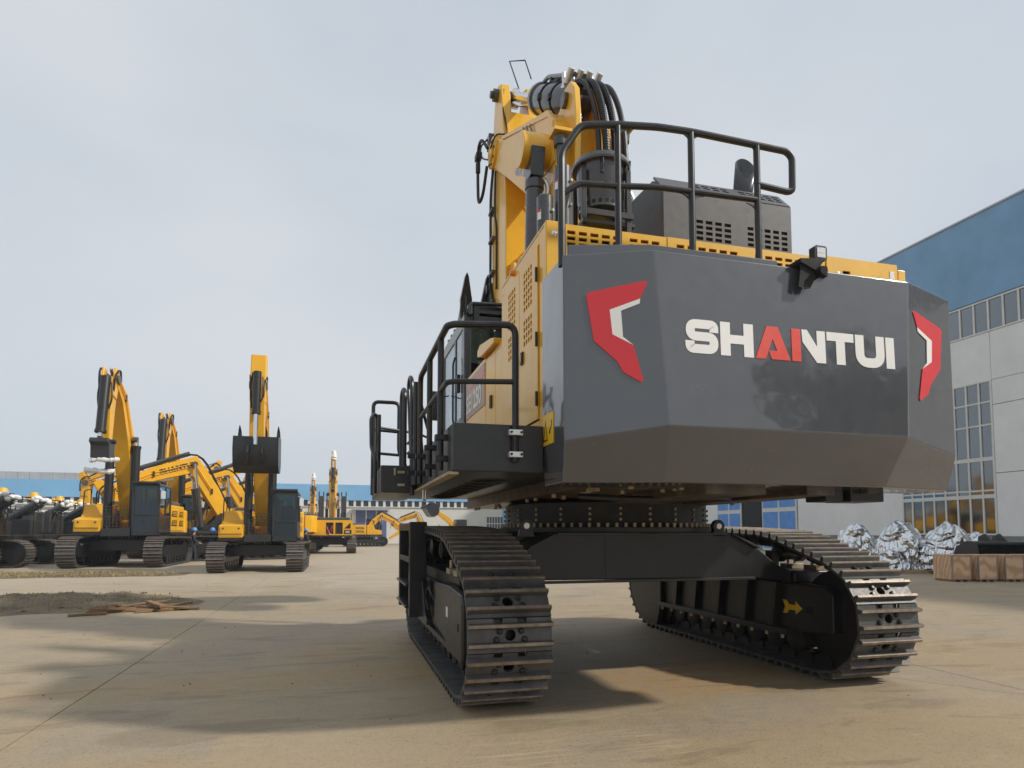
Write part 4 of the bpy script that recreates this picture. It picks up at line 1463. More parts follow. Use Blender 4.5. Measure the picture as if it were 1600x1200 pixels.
mb.prism([(-1.775, 4.10), (-1.70, 4.15), (-1.76, 3.92)], RY - 0.006, RY + 0.006, 'y')
mb.build('gusset', 'rail_grey', gr)

# ---- side walkway boxes, rails, cab ladder
mb = MB()
mb.box(-2.51, -1.79, -3.0, 1.25, 2.06, 2.43)
wk = mb.build('walkway_box', 'platform_grey', EX, 0.012)
mb = MB()
mb.box(-2.54, -2.46, -2.98, 1.22, 2.035, 2.058)
mb.build('walkway_edge', 'bolt_tan', wk, 0.004)
mb = MB()
mb.box(-2.90, -2.515, -0.66, 1.2, 2.03, 2.33)
w2 = mb.build('ladder_box', 'platform_grey', EX, 0.012)
mb = MB()
for z in (2.10, 2.24):
    mb.box(-2.72, -2.64, -0.675, -0.66, z, z + 0.03)
mb.box(-2.76, -2.74, -0.668, -0.66, 2.22, 2.3)
mb.build_each('tie_plate', 'bolt_tan', w2, 0.003)
sr = empty('side_rail')
sr.parent = EX
XR, YE = -2.56, -3.03
mb = MB()
mb.tube(fillet([(XR, -1.36, 2.08), (XR, -1.36, 3.16), (XR, -3.0, 3.165), (XR + 0.05, YE, 3.175), (-2.03, YE, 3.21), (-2.03, YE, 2.14)], 0.09), 0.027, 10)
mb.build('top_rail', 'rail_grey', sr)
mb = MB()
mb.tube(fillet([(XR, -1.36, 2.74), (XR, -3.0, 2.73), (XR + 0.05, YE, 2.735), (-2.04, YE, 2.76)], 0.05), 0.021, 10)
mb.build('mid_rail', 'rail_grey', sr)
for y in (-2.70, -2.05):
    mb = MB()
    mb.cyl((XR, y, 2.09), (XR, y, 3.16), 0.026, n=12)
    mb.build('post', 'rail_grey', sr)
mb = MB()
for y in (-2.70, -2.05, -1.36):
    for z in (2.16, 2.33):
        mb.box(XR - 0.045, -2.51, y - 0.035, y + 0.035, z, z + 0.045)
mb.build_each('clamp', 'rail_grey', sr, 0.004)
mb = MB()
for z in (2.17, 2.34):
    mb.box(-2.085, -1.975, YE - 0.035, -3.0, z, z + 0.045)
mb.build_each('clamp', 'zinc', sr, 0.006)
mb = MB()
for z in (2.193, 2.363):
    for dx in (-0.04, 0.04):
        mb.cyl((-2.03 + dx, YE - 0.035, z), (-2.03 + dx, YE - 0.05, z), 0.01, n=6)
mb.build_each('clamp_bolt', 'black_ink', sr)
gt = empty('cab_gate')
gt.parent = EX
mb = MB()
mb.tube(fillet([(-2.90, 1.16, 2.1), (-2.90, 1.16, 3.39), (-2.55, 1.16, 3.39), (-2.55, 1.16, 2.7), (-2.45, 1.16, 2.5)], 0.08), 0.026, 8)
for z in (3.0, 2.68):
    mb.tube([(-2.9, 1.16, z), (-2.55, 1.16, z - 0.02)], 0.02, 8)
mb.build_each('gate_hoop', 'rail_grey', gt)
mb = MB()
mb.tube(fillet([(-2.93, -0.1, 2.05), (-2.93, -0.1, 2.45), (-2.97, 0.1, 2.62), (-2.97, 0.3, 3.0), (-2.93, 0.5, 3.1), (-2.88, 0.6, 3.1), (-2.88, 0.6, 2.1)], 0.06), 0.022, 8)
mb.tube([(-2.88, 0.1, 2.05), (-2.88, 0.1, 3.02)], 0.022, 8)
mb.build_each('grab_handle', 'rail_grey', gt)
mb = MB()
mb.tube(fillet([(-2.60, -0.15, 2.16), (-2.60, -0.15, 3.28), (-2.60, 0.05, 3.34), (-2.60, 0.22, 3.28), (-2.60, 0.22, 2.1), (-2.60, -0.15, 2.08), (-2.60, -0.15, 2.25)], 0.1), 0.028, 8)
mb.tube(fillet([(-2.57, -0.75, 2.0), (-2.57, -0.65, 3.3), (-2.57, -0.45, 3.38), (-2.57, -0.3, 3.3), (-2.57, -0.8, 2.1)], 0.1), 0.024, 8)
mb.tube([(-2.56, -0.95, 2.1), (-2.56, -0.95, 3.2)], 0.026, 8)
mb.tube([(-2.55, -0.95, 3.14), (-2.1, 0.3, 2.3)], 0.018, 8)
mb.tube([(-2.55, -0.95, 3.14), (-2.3, 0.3, 2.3)], 0.016, 8)
for z in (2.5, 2.62):
    mb.tube([(-2.56, -0.9, z), (-2.56, -0.2, z + 0.02)], 0.018, 8)
mb.tube(fillet([(-2.88, 0.6, 2.95), (-2.3, 0.9, 2.93), (-2.1, 0.95, 2.85), (-2.1, 0.95, 2.4)], 0.1), 0.016, 8)
mb.build_each('gate_hoop', 'rail_grey', gt)
mb = MB()
for y, z in ((-0.95, 2.2), (-0.95, 2.38), (-0.15, 2.12), (0.1, 2.16)):
    mb.box(-2.64, -2.51, y - 0.03, y + 0.03, z, z + 0.05)
mb.build_each('clamp', 'rail_grey', gt, 0.004)
mb = MB()
mb.tube(fillet([(-2.5, -1.15, 2.06), (-2.5, -1.15, 1.93), (-2.46, -1.05, 1.93), (-2.46, -1.05, 2.06)], 0.02), 0.008, 6)
mb.build('lock_ring', 'zinc', gt)

# ---- yellow side box between doors and cab
mb = MB()
mb.box(-1.70, -1.2, -1.02, 0.56, 2.43, 3.60)
bx = mb.build('tool_locker', 'yellow', EX, 0.01)
mb = MB()
mb.box(-1.722, -1.702, -1.10, -0.64, 2.45, 3.585)
dd = mb.build('locker_door', 'yellow', bx, 0.006)
mb = MB()
mb.box(-1.722, -1.702, -0.62, 0.54, 2.45, 3.62)
mb.build('locker_door', 'yellow', bx, 0.006)
mb = MB()
mb.box(-1.72, -1.25, -1.38, -1.10, 2.43, 3.60)
mb.build('rear_column', 'yellow', bx, 0.01)
frd = frame3((-1.724, 0.52, 2.45), (0, -1, 0), (0, 0, 1), (-1, 0, 0))
bd = plate(bx, 'badge_panel', 'beige_panel', frd, [(0.0, 0.62), (1.12, 0.62), (1.12, 1.12), (0.0, 1.12)])
plate(bd, 'badge_stripe', 'red_decal', frd, [(0.25, 0.98), (1.08, 0.98), (1.08, 1.05), (0.3, 1.05)], 0.005, 0.007)
text_plate(bd, 'badge_text', 'white_decal', 'SE1250', 0.32, lambda u, v, d=0: frd(u * 0.95 + 0.04, v + 0.69, d + 0.006), 0.03)
plate(dd, 'latch', 'black_ink', frd, [(1.40, 0.52), (1.47, 0.52), (1.47, 0.66), (1.40, 0.66)], 0.003, 0.016)
mb = MB()
mb.prism([(-1.25, 3.60), (-1.25, 3.66), (-1.10, 3.70), (-0.55, 3.78), (-0.42, 3.74), (-0.42, 3.66), (-0.62, 3.62)], -1.78, -1.52, 'x')
yb = mb.build('lamp_bracket', 'yellow', EX, 0.012)
mb = MB()
mb.cyl((-1.66, -0.62, 3.76), (-1.68, -0.66, 4.02), 0.035, n=12)
mb.obox((-1.66, -0.42, 3.70), (0.24, 0.05, 0.11))
mb.build('side_camera', 'dark_hole', yb, 0.01)

# ---- cab
cabx0, cabx1, caby0, caby1 = -1.72, -0.70, 0.72, 2.55
cab = empty('cab')
cab.parent = EX
mb = MB()
for x in (cabx0 + 0.05, cabx1 - 0.05):
    for y in (caby0 + 0.05, 1.45, caby1 - 0.05):
        mb.box(x - 0.05, x + 0.05, y - 0.05, y + 0.05, 2.43, 4.42)
mb.box(cabx0, cabx1, caby0, caby1, 4.40, 4.58)
mb.box(cabx0, cabx1, caby0, caby1, 2.40, 2.50)
mb.box(cabx0 + 0.002, cabx1 - 0.002, caby0 + 0.003, caby0 + 0.06, 2.5, 3.42)
mb.box(cabx0 + 0.003, cabx0 + 0.05, caby0 + 0.1, caby0 + 0.26, 2.5, 4.4)
mb.build('cab_frame', 'cab_dark', cab, 0.02)
mb = MB()
mb.box(cabx0 + 0.1, cabx1 - 0.1, caby0 + 0.02, caby0 + 0.03, 3.42, 4.4)
mb.build('rear_window', 'cab_glass', cab)
mb = MB()
mb.box(cabx0 + 0.015, cabx0 + 0.03, caby0 + 0.26, 1.40, 3.2, 4.4)
mb.build('side_window', 'cab_glass', cab)
mb = MB()
mb.box(cabx0 + 0.015, cabx0 + 0.03, 1.5, 2.45, 3.2, 4.4)
mb.build('side_window', 'cab_glass', cab)
mb = MB()
mb.box(cabx0 + 0.006, cabx0 + 0.04, 0.98, 1.40, 2.5, 3.2)
mb.box(cabx0 + 0.006, cabx0 + 0.04, 1.5, 2.45, 2.5, 3.2)
mb.build_each('cab_door', 'cab_dark', cab, 0.01)
mb = MB()
mb.tube(fillet([(cabx0 - 0.04, 1.2, 3.0), (cabx0 - 0.07, 1.2, 3.2), (cabx0 - 0.07, 1.2, 4.0), (cabx0 - 0.04, 1.2, 4.1)], 0.04), 0.016, 6)
mb.box(cabx0 - 0.05, cabx0, 0.98, 1.06, 3.55, 3.8)
mb.build_each('grab_handle', 'rail_grey', cab, 0.004)
mb = MB()
mb.box(cabx0 - 0.30, cabx0 - 0.16, 1.9, 1.95, 3.3, 3.75)
mb.tube([(cabx0, 1.95, 3.7), (cabx0 - 0.2, 1.93, 3.65)], 0.012, 6)
mb.build('mirror', 'cab_dark', cab, 0.02)
mb = MB()                                        # roof guard
mb.box(cabx0 + 0.04, cabx1, caby0 - 0.02, caby1 + 0.1, 4.60, 4.66)
for i in range(7):
    y = caby0 + 0.05 + i * 0.28
    mb.box(cabx0 + 0.06, cabx1 - 0.02, y, y + 0.06, 4.66, 4.74)
mb.tube(fillet([(cabx0 + 0.08, caby0 - 0.04, 4.56), (cabx0 + 0.08, caby0 - 0.04, 4.72), (cabx1, caby0 - 0.04, 4.76)], 0.05), 0.03, 8)
mb.build('roof_guard', 'cab_dark', cab, 0.008)
mb = MB()
mb.box(cabx0 + 0.12, cabx0 + 0.2, caby0 - 0.05, caby0, 4.45, 4.75)
mb.cyl((cabx0 + 0.02, caby0 + 0.05, 4.35), (cabx0 + 0.02, caby0 + 0.05, 4.85), 0.02, n=8)
mb.build_each('roof_bracket', 'dark_hole', cab, 0.006)
mb = MB()
mb.box(-1.35, -0.95, 1.3, 1.45, 3.0, 3.85)
mb.box(-1.38, -0.92, 1.4, 1.9, 2.9, 3.05)
mb.build('seat', 'rubber', cab, 0.05)

# ---- boom
mb = MB()
bp = [(0.55, 2.5), (0.52, 5.0), (0.50, 6.6), (0.60, 7.45), (0.85, 7.75), (1.4, 7.99), (3.6, 9.03), (4.2, 9.42), (4.5, 9.30), (4.45, 8.95), (4.1, 8.70), (3.37, 8.16), (2.1, 7.18), (1.62, 6.2), (1.5, 4.5), (1.6, 2.5)]
mb.prism(bp, -0.45, 0.45, 'x')
bm_ = mb.build('boom', 'yellow', EX, 0.03, seg=3)
mb = MB()                                      # weld bands, pin bosses
mb.cyl((-0.88, 0.92, 7.17), (-0.45, 0.92, 7.17), 0.25, n=28)
mb.cyl((0.45, 0.92, 7.17), (0.58, 0.92, 7.17), 0.25, n=28)
mb.prism([(0.55, 6.85), (1.35, 6.95), (1.5, 7.5), (1.0, 7.62), (0.62, 7.4)], -0.47, -0.451, 'x')
mb.build_each('pin_boss', 'yellow', bm_, 0.012)
mb = MB()
mb.cyl((-0.50, 4.32, 9.18), (0.50, 4.32, 9.18), 0.30, n=28)
mb.cyl((-0.54, 4.32, 9.18), (0.54, 4.32, 9.18), 0.16, n=20)
tp = mb.build('stick_pin', 'yellow', bm_, 0.01)
mb = MB()
for i in range(8):
    a = 2 * math.pi * i / 8
    mb.cyl((-0.50, 4.32 + 0.23 * math.cos(a), 9.18 + 0.23 * math.sin(a)), (-0.525, 4.32 + 0.23 * math.cos(a), 9.18 + 0.23 * math.sin(a)), 0.025, n=6)
mb.build_each('pin_bolt', 'deck_under', tp)
frb = frame3((-0.45, 3.0, 7.85), (0, -0.86, -0.51), (0, -0.51, 0.86), (-1, 0, 0))
text_plate(bm_, 'boom_lettering', 'blue_decal', 'SDHI', 0.42, lambda u, v, d=0: frb(u * 0.8 + 0.25, v + 0.15, d), 0.04)
plate(bm_, 'boom_dot', 'orange_decal', frb, [(1.4, 0.12), (1.48, 0.12), (1.48, 0.32), (1.4, 0.32)])
mb = MB()                                      # edge strips and side ribs
mb.prism([(0.62, 7.50), (0.86, 7.80), (1.4, 8.05), (3.6, 9.09), (3.6, 9.03), (1.4, 7.96), (0.86, 7.70), (0.64, 7.42)], -0.47, -0.40, 'x')
mb.prism([(0.62, 7.50), (0.86, 7.80), (1.4, 8.05), (3.6, 9.09), (3.6, 9.03), (1.4, 7.96), (0.86, 7.70), (0.64, 7.42)], 0.40, 0.47, 'x')
mb.build_each('boom_flange', 'yellow', bm_, 0.006)
mb = MB()                                      # small ladder-like steps and handrail brackets on the upper side
for k in range(3):
    a = Vector((-0.47, 1.5 + 0.2 * k, 7.75 + 0.1 * k))
    mb.tube([a, a + Vector((-0.01, 0.2, 0.36))], 0.012, 5)
mb.tube([(-0.48, 1.5, 7.75), (-0.48, 1.95, 7.97)], 0.012, 5)
mb.tube([(-0.48, 1.6, 7.93), (-0.48, 2.05, 8.15)], 0.012, 5)
mb.build_each('side_step', 'deck_under', bm_)
# arm cylinder lugs
for x in (-0.24, 0.14):
    mb = MB()
    mb.prism([(0.35, 6.3), (0.30, 7.4), (0.36, 7.85), (0.52, 8.05), (0.75, 8.08), (0.98, 7.9), (1.35, 7.95), (0.9, 7.0), (0.6, 6.3)], x, x + 0.09, 'x')
    lg = mb.build('cylinder_lug', 'yellow', bm_, 0.015)
mb = MB()
mb.cyl((-0.3, 0.68, 7.86), (0.3, 0.68, 7.86), 0.11, n=18)
mb.build('lug_pin', 'deck_under', bm_)
mb = MB()
for x, y, z in ((-0.42, 0.42, 7.15), (0.52, 0.42, 7.35)):
    mb.box(x - 0.13, x + 0.13, y - 0.12, y + 0.14, z, z + 0.05)
mb.build_each('hose_bracket', 'yellow', bm_, 0.005)

# arm cylinder along the top of the boom
c0, c1 = Vector((0, 0.78, 7.98)), Vector((0, 4.35, 10.42))
cd = (c1 - c0).normalized()
mb = MB()
mb.lathe([(0.16, 0.0), (0.24, 0.12), (0.24, 2.0), (0.27, 2.02), (0.27, 2.15), (0.2, 2.2)], c0, cd, 28)
ac = mb.build('arm_cylinder', 'cylinder_grey', EX)
mb = MB()
mb.cyl(c0 + cd * 2.1, c1, 0.115, n=20)
mb.lathe([(0.12, -0.1), (0.19, -0.06), (0.19, 0.06), (0.12, 0.1)], c1, (1, 0, 0), 20)
mb.build('rod', 'chrome', ac)
up = Vector((0, -cd.z, cd.y))
mb = MB()
for s in (0.75, 1.4):
    q = c0 + cd * s
    mb.tube([q + up * 0.25 * math.cos(2 * math.pi * i / 20) + Vector((1, 0, 0)) * 0.25 * math.sin(2 * math.pi * i / 20) for i in range(20)], 0.018, 6, closed=True)
    mb.bar(q + up * 0.24 + Vector((-0.1, 0, 0)), q + up * 0.24 + Vector((0.12, 0, 0.04)), 0.09, 0.1)
    mb.bar(q + Vector((-0.28, 0, 0)), q + Vector((-0.22, 0, 0)), 0.08, 0.09)
mb.build_each('clamp_band', 'rubber', ac, 0.004)
mb = MB()
for x in (-0.07, 0.08):
    a = c0 + Vector((x, 0, 0))
    mb.tube(fillet([a + cd * 0.2 + up * 0.32, a + cd * 1.7 + up * 0.32, a + cd * 2.05 + up * 0.2, a + cd * 2.2 + up * 0.13], 0.12), 0.035, 8)
mb.build_each('oil_pipe', 'cylinder_grey', ac)

# stick
mb = MB()
sp_ = [(3.66, 4.4), (3.64, 7.6), (3.75, 8.7), (4.0, 9.35), (3.98, 10.0), (4.12, 10.56), (4.4, 10.66), (4.6, 10.5), (4.75, 9.7), (4.85, 8.6), (4.7, 6.0), (4.55, 4.4)]
mb.prism(sp_[0:3] + [(4.0, 9.3), (4.72, 9.3), (4.85, 8.6)] + sp_[10:], -0.38, 0.38, 'x')
sk = mb.build('stick', 'yellow', EX, 0.02)
for x in (-0.36, 0.17):
    mb = MB()
    mb.prism([(3.75, 8.9), (3.95, 9.6), (4.02, 10.1), (4.12, 10.52), (4.38, 10.64), (4.6, 10.48), (4.8, 9.7), (4.85, 8.9)], x, x + 0.19, 'x')
    mb.build('stick_cheek', 'yellow', sk, 0.02)
mb = MB()
mb.prism([(3.85, 9.2), (3.95, 9.85), (4.3, 10.1), (4.7, 10.0), (4.75, 9.2)], -0.30, 0.30, 'x')
mb.build('cheek_web', 'yellow', sk, 0.02)
mb = MB()
mb.cyl((-0.46, 4.35, 10.42), (0.46, 4.35, 10.42), 0.12, n=18)
mb.cyl((-0.52, 4.35, 10.42), (-0.46, 4.35, 10.42), 0.07, n=14)
mb.build('cheek_pin', 'deck_under', sk)
mb = MB()                                       # four pipes and weld lines on the rear face
for i, (x, zt) in enumerate(((-0.24, 6.62), (-0.10, 6.75), (0.05, 6.9), (0.18, 6.72))):
    mb.cyl((x, 3.6, 4.5), (x, 3.6, zt), 0.045, n=12)
    mb.cyl((x, 3.6, zt - 0.12), (x, 3.6, zt + 0.03), 0.055, n=12)
mb.build_each('stick_pipe', 'yellow', sk)
mb = MB()
mb.tube([(-0.37, 3.635, 7.35), (0.0, 3.635, 7.85), (0.2, 3.635, 7.35)], 0.012, 5)
mb.build('weld_seam', 'yellow', sk)
mb = MB()
mb.tube(spline([(-0.42, 4.5, 9.0), (-0.44, 4.62, 8.4), (-0.42, 4.72, 7.6), (-0.42, 4.72, 6.6), (-0.42, 4.66, 5.4)], 6), 0.028, 7)
mb.tube(spline([(-0.42, 4.3, 8.8), (-0.42, 4.35, 8.0), (-0.40, 4.3, 7.6), (-0.40, 4.3, 6.4)], 6), 0.022, 7)
mb.build_each('stick_hose', 'rubber', sk)
mb = MB()
for z in (8.1, 7.5, 6.8, 6.2, 5.6):
    mb.box(-0.46, -0.38, 4.45, 4.78, z, z + 0.05)
mb.build_each('hose_clip', 'deck_under', sk, 0.005)
mb = MB()
mb.tube(spline([(-0.55, 4.45, 9.35), (-0.62, 4.65, 9.62), (-0.64, 4.85, 9.62), (-0.64, 4.95, 9.4), (-0.64, 4.95, 8.8), (-0.64, 4.85, 8.42), (-0.6, 4.65, 8.5), (-0.55, 4.5, 9.0)], 8), 0.032, 8)
mb.cyl((-0.64, 4.95, 9.1), (-0.64, 4.95, 9.3), 0.05, n=10)
mb.box(-0.70, -0.58, 4.82, 5.02, 9.36, 9.48)
mb.build('hose_loop', 'rubber', sk)
mb = MB()
mb.tube([(0.1, 4.35, 10.6), (-0.05, 4.6, 11.4), (0.2, 4.3, 11.25), (0.3, 4.2, 10.8)], 0.014, 5)
mb.tube(spline([(-0.3, 4.1, 10.4), (-0.34, 4.0, 9.9), (-0.30, 3.85, 9.35), (-0.5, 3.9, 9.3), (-0.55, 4.2, 9.2)], 5), 0.016, 5)
mb.build('sensor_wire', 'rubber', sk)
mb = MB()
mb.box(-0.5, -0.38, 4.55, 4.75, 9.45, 9.75)
mb.tube(spline([(-0.5, 4.7, 9.7), (-0.6, 4.85, 9.6), (-0.58, 4.8, 9.35), (-0.5, 4.6, 9.2)], 5), 0.02, 6)
mb.build('manifold', 'cylinder_grey', sk, 0.01)

# boom cylinders and other tubes
for x in (-0.67, 0.67):
    mb = MB()
    mb.cyl((x, 1.15, 2.3), (x, 0.86, 6.55), 0.125, n=24)
    mb.cyl((x, 0.86, 6.55), (x, 0.855, 6.68), 0.14, n=24)
    bc = mb.build('boom_cylinder', 'cylinder_grey', EX, 0.006)
    mb = MB()
    mb.cyl((x, 0.855, 6.6), (x, 0.84, 7.15), 0.085, n=18)
    mb.prism([(0.72, 6.7), (0.98, 6.7), (1.05, 7.1), (0.65, 7.1)], x - 0.1, x + 0.1, 'x')
    mb.build('rod_end', 'cab_dark', bc, 0.01)
    mb = MB()
    mb.tube(fillet([(x + 0.19, 0.9, 6.1), (x + 0.19, 0.8, 6.62), (x + 0.12, 0.8, 6.72), (x + 0.05, 0.8, 6.62)], 0.06), 0.035, 8)
    mb.build('elbow_pipe', 'zinc', bc)
    mb = MB()
    mb.tube([(x + 0.19, 1.0, 3.0), (x + 0.19, 0.9, 6.15)], 0.045, 10)
    mb.tube(spline([(x + 0.34, 0.9, 5.4), (x + 0.33, 0.85, 6.2), (x + 0.40, 0.8, 6.5), (x + 0.5, 0.8, 6.7)], 5), 0.03, 8)
    mb.build_each('cylinder_hose', 'rubber', bc)
for x, y, r, zt in ((-1.055, -0.8, 0.095, 5.54), (-0.815, -0.75, 0.105, 5.96)):
    mb = MB()
    mb.lathe([(r, 3.3), (r, zt - 0.02), (r * 0.8, zt), (r * 0.3, zt + 0.005)], (x, y, 0), (0, 0, 1), 26)
    tk = mb.build('accumulator_tube', 'cylinder_grey', EX)
    frt = frame3((x - r * 0.86, y - r * 0.62, zt - 0.36), (0.58, -0.81, 0), (0, 0, 1), (-0.81, -0.58, 0))
    lb = plate(tk, 'tube_sticker', 'white_decal', frt, [(-0.03, 0.04), (0.02, 0.04), (0.02, 0.16), (-0.03, 0.16)], 0.003, 0.006)
    plate(lb, 'sticker_band', 'red_decal', frt, [(-0.03, 0.13), (0.02, 0.13), (0.02, 0.16), (-0.03, 0.16)], 0.006, 0.007)
    mb = MB()
    for z in (zt - 0.2, zt - 0.5):
        mb.lathe([(0.018, 0), (0.018, 0.03)], (x + 0.6 * r, y - 0.8 * r, z), (0.6, -0.8, 0), 8)
    mb.build_each('fitting', 'zinc', tk)
# hoses over the boom shoulder
hz = [(-0.06, 0.0, 0.038), (0.03, -0.05, 0.045), (0.17, -0.03, 0.042), (0.35, 0.03, 0.042)]
for x, dy, r in hz:
    mb = MB()
    pth = spline([(x - 0.02, 1.3, 8.15), (x, 0.85, 8.24), (x + 0.04, 0.50 + dy, 8.04), (x + 0.09, 0.26 + dy, 7.5), (x + 0.10, 0.14 + dy, 6.8), (x + 0.06, 0.10 + dy, 6.0), (x + 0.05, 0.15, 4.8), (x, 0.3, 4.0)], 9)
    mb.tube(pth, r, 9)
    if r > 0.044 or dy < 0:
        acc = 0
        for i in range(len(pth) - 1):
            a, b = Vector(pth[i]), Vector(pth[i + 1])
            if a.y < 0.5 and a.z < 8.0:
                for t in (0.25, 0.75):
                    q = a.lerp(b, t)
                    mb.cyl(q - (b - a).normalized() * 0.012, q + (b - a).normalized() * 0.012, r * 1.16, n=9)
    mb.build('boom_hose', 'rubber', EX)
mb = MB()
mb.cyl((-0.42, 0.44, 7.14), (-0.40, 0.30, 4.5), 0.06, n=12)
mb.cyl((0.54, 0.44, 7.34), (0.56, 0.30, 4.5), 0.06, n=12)
mb.lathe([(0.09, 0), (0.1, 0.12), (0.06, 0.16)], (-0.42, 0.44, 7.0), (0, 0, 1), 14)
mb.lathe([(0.09, 0), (0.1, 0.12), (0.06, 0.16)], (0.54, 0.44, 7.2), (0, 0, 1), 14)
mb.build_each('riser_pipe', 'cylinder_grey', EX)
mb = MB()
for i, x in enumerate((-0.15, 0.0, 0.14, 0.3)):
    mb.cyl((x, 0.9, 8.3), (x + 0.02, 0.72, 8.42), 0.05, n=10)
    mb.cyl((x, 1.0, 8.2), (x - 0.03, 0.95, 8.5), 0.03, n=8)
mb.box(-0.2, 0.36, 0.9, 1.05, 8.15, 8.32)
mb.build_each('hose_fitting', 'zinc', EX, 0.004)

# bucket curled up beyond the cab
mb = MB()
prof = [(4.95, 6.25), (4.75, 5.7), (4.75, 5.0), (5.05, 4.4), (5.7, 4.15), (6.3, 4.5), (6.45, 5.2), (6.38, 5.3), (6.2, 4.62), (5.7, 4.3), (5.12, 4.5), (4.85, 5.05), (4.86, 5.65), (5.02, 6.22)]
mb.prism(prof, -1.0, 1.0, 'x')
for x in (-1.0, 0.94):
    mb.prism(prof[:7], x, x + 0.06, 'x')
bk = mb.build('bucket', 'black_steel', EX, 0.015)
tm = MB()
tm.prism([(-0.10, -0.25), (0.10, -0.25), (0.12, 0.05), (0.10, 0.15), (0.035, 0.52), (0.0, 0.6), (-0.035, 0.52), (-0.10, 0.15), (-0.12, 0.05)], -0.06, 0.06, 'y')
tmesh = tm.mesh('tooth', 'black_steel')
for x in (-0.88, -0.44, 0.0, 0.44, 0.88):
    o = bpy.data.objects.new('tooth', tmesh)
    col.objects.link(o)
    o.parent = bk
    o.location = (x, 4.98, 6.32)
    o.rotation_euler = (R(8), 0, 0)
mb = MB()
for x in (-0.45, 0.33):
    mb.prism([(4.5, 5.0), (4.9, 6.1), (4.95, 6.6), (4.75, 6.7), (4.5, 6.2), (4.25, 5.2)], x, x + 0.1, 'x')
mb.cyl((-0.5, 4.83, 6.55), (0.5, 4.83, 6.55), 0.11, n=16)
mb.cyl((-0.48, 4.6, 5.9), (0.48, 4.6, 5.9), 0.1, n=16)
mb.build_each('bucket_link', 'black_steel', bk, 0.01)
# ================================================================ parked excavators in the background
FT, FP = track_path((-2.1, 0.58, 0.53), (2.1, 0.60, 0.55), [(-1.2, 1.13), (0.0, 1.15), (1.2, 1.15)], 46, 0.05)


def far_track_mesh():
    mb = MB()
    for m, t in FT:
        n = Vector((t.y, -t.x))
        if n.dot(m - Vector((0, 0.58))) < 0:
            n = -n
        c = Vector((0, m.x, m.y))
        Y, Z = Vector((0, t.x, t.y)), Vector((0, n.x, n.y))
        M = Matrix((Vector((1, 0, 0)), Y, Z)).transposed()
        mb.m = 0
        mb.obox(c - Z * 0.015, (0.66, FP * 0.9, 0.03), M)
        for k in (-0.3, 0.3):
            mb.m = 0
            mb.obox(c + Y * FP * k + Z * 0.018, (0.66, 0.03, 0.036), M)
            mb.m = 1
            mb.obox(c + Y * FP * k + Z * 0.038, (0.658, 0.026, 0.01), M)
        mb.m = 2
        mb.obox(c - Z * 0.07, (0.3, FP * 0.98, 0.08), M)
    return mb.mesh('track_shoes', ['shoe_steel', 'grouser_worn', 'black_steel'], 0)


def far_frame_mesh():
    mb = MB()
    mb.prism([(-2.0, 0.45), (-1.9, 0.8), (1.6, 0.86), (2.1, 0.7), (2.1, 0.45), (1.5, 0.35), (-1.6, 0.35)], -0.24, 0.24, 'x')
    for i in range(8):
        mb.cyl((-0.26, -1.5 + i * 0.43, 0.28), (0.26, -1.5 + i * 0.43, 0.28), 0.13, n=12)
    for y in (-0.8, 0.7):
        mb.cyl((-0.2, y, 1.0), (0.2, y, 1.0), 0.09, n=10)
        mb.box(-0.06, 0.06, y - 0.05, y + 0.05, 0.8, 1.0)
    for y, r in ((-2.1, 0.44), (2.1, 0.46)):
        mb.lathe([(0.1, -0.2), (r, -0.12), (r, 0.12), (0.1, 0.2)], (0, y, 0.59), (1, 0, 0), 20)
    return mb.mesh('track_frame', 'black_steel')


FTM, FFM = far_track_mesh(), far_frame_mesh()
surf('mesh_guard', (0.05, 0.052, 0.055), 0.5, var=0.2)


def ribbon(pts):
    """pts: (y, z, half width) -> outline polygon"""
    L, Rr = [], []
    for i, (y, z, w) in enumerate(pts):
        a, b = pts[max(i - 1, 0)], pts[min(i + 1, len(pts) - 1)]
        t = Vector((b[0] - a[0], b[1] - a[1])).normalized()
        L.append((y - t.y * w, z + t.x * w))
        Rr.append((y + t.y * w, z - t.x * w))
    return L + Rr[::-1]


def undercarriage(root, gauge=1.45):
    for s in (-1, 1):
        f = bpy.data.objects.new('track', FFM)
        col.objects.link(f)
        f.parent = root
        f.location = (s * gauge, 0, 0)
        t = bpy.data.objects.new('track_shoes', FTM)
        col.objects.link(t)
        t.parent = f
        t['kind'] = 'stuff'
    mb = MB()
    for y0, y1 in ((-1.0, -0.45), (0.45, 1.0)):
        mb.prism([(-gauge - .1, 0.55), (-gauge - .1, 0.8), (-0.9, 1.06), (0.9, 1.06), (gauge + .1, 0.8), (gauge + .1, 0.55), (0.8, 0.62), (-0.8, 0.62)], y0, y1, 'y')
    mb.box(-0.9, 0.9, -0.5, 0.5, 0.65, 1.05)
    mb.build('carbody', 'platform_grey', root, 0.015)
    mb = MB()
    mb.lathe([(0.85, 1.05), (0.85, 1.12), (0.78, 1.13), (0.78, 1.28)], (0, 0, 0), (0, 0, 1), 32)
    sb = mb.build('swing_bearing', 'under_steel', root)
    mb = MB()
    for i in range(40):
        a = 2 * math.pi * i / 40
        mb.cyl((0.82 * math.cos(a), 0.82 * math.sin(a), 1.12), (0.82 * math.cos(a), 0.82 * math.sin(a), 1.16), 0.02, n=5)
    tag(mb.build('bearing_bolts', 'zinc', sb), kind='stuff')


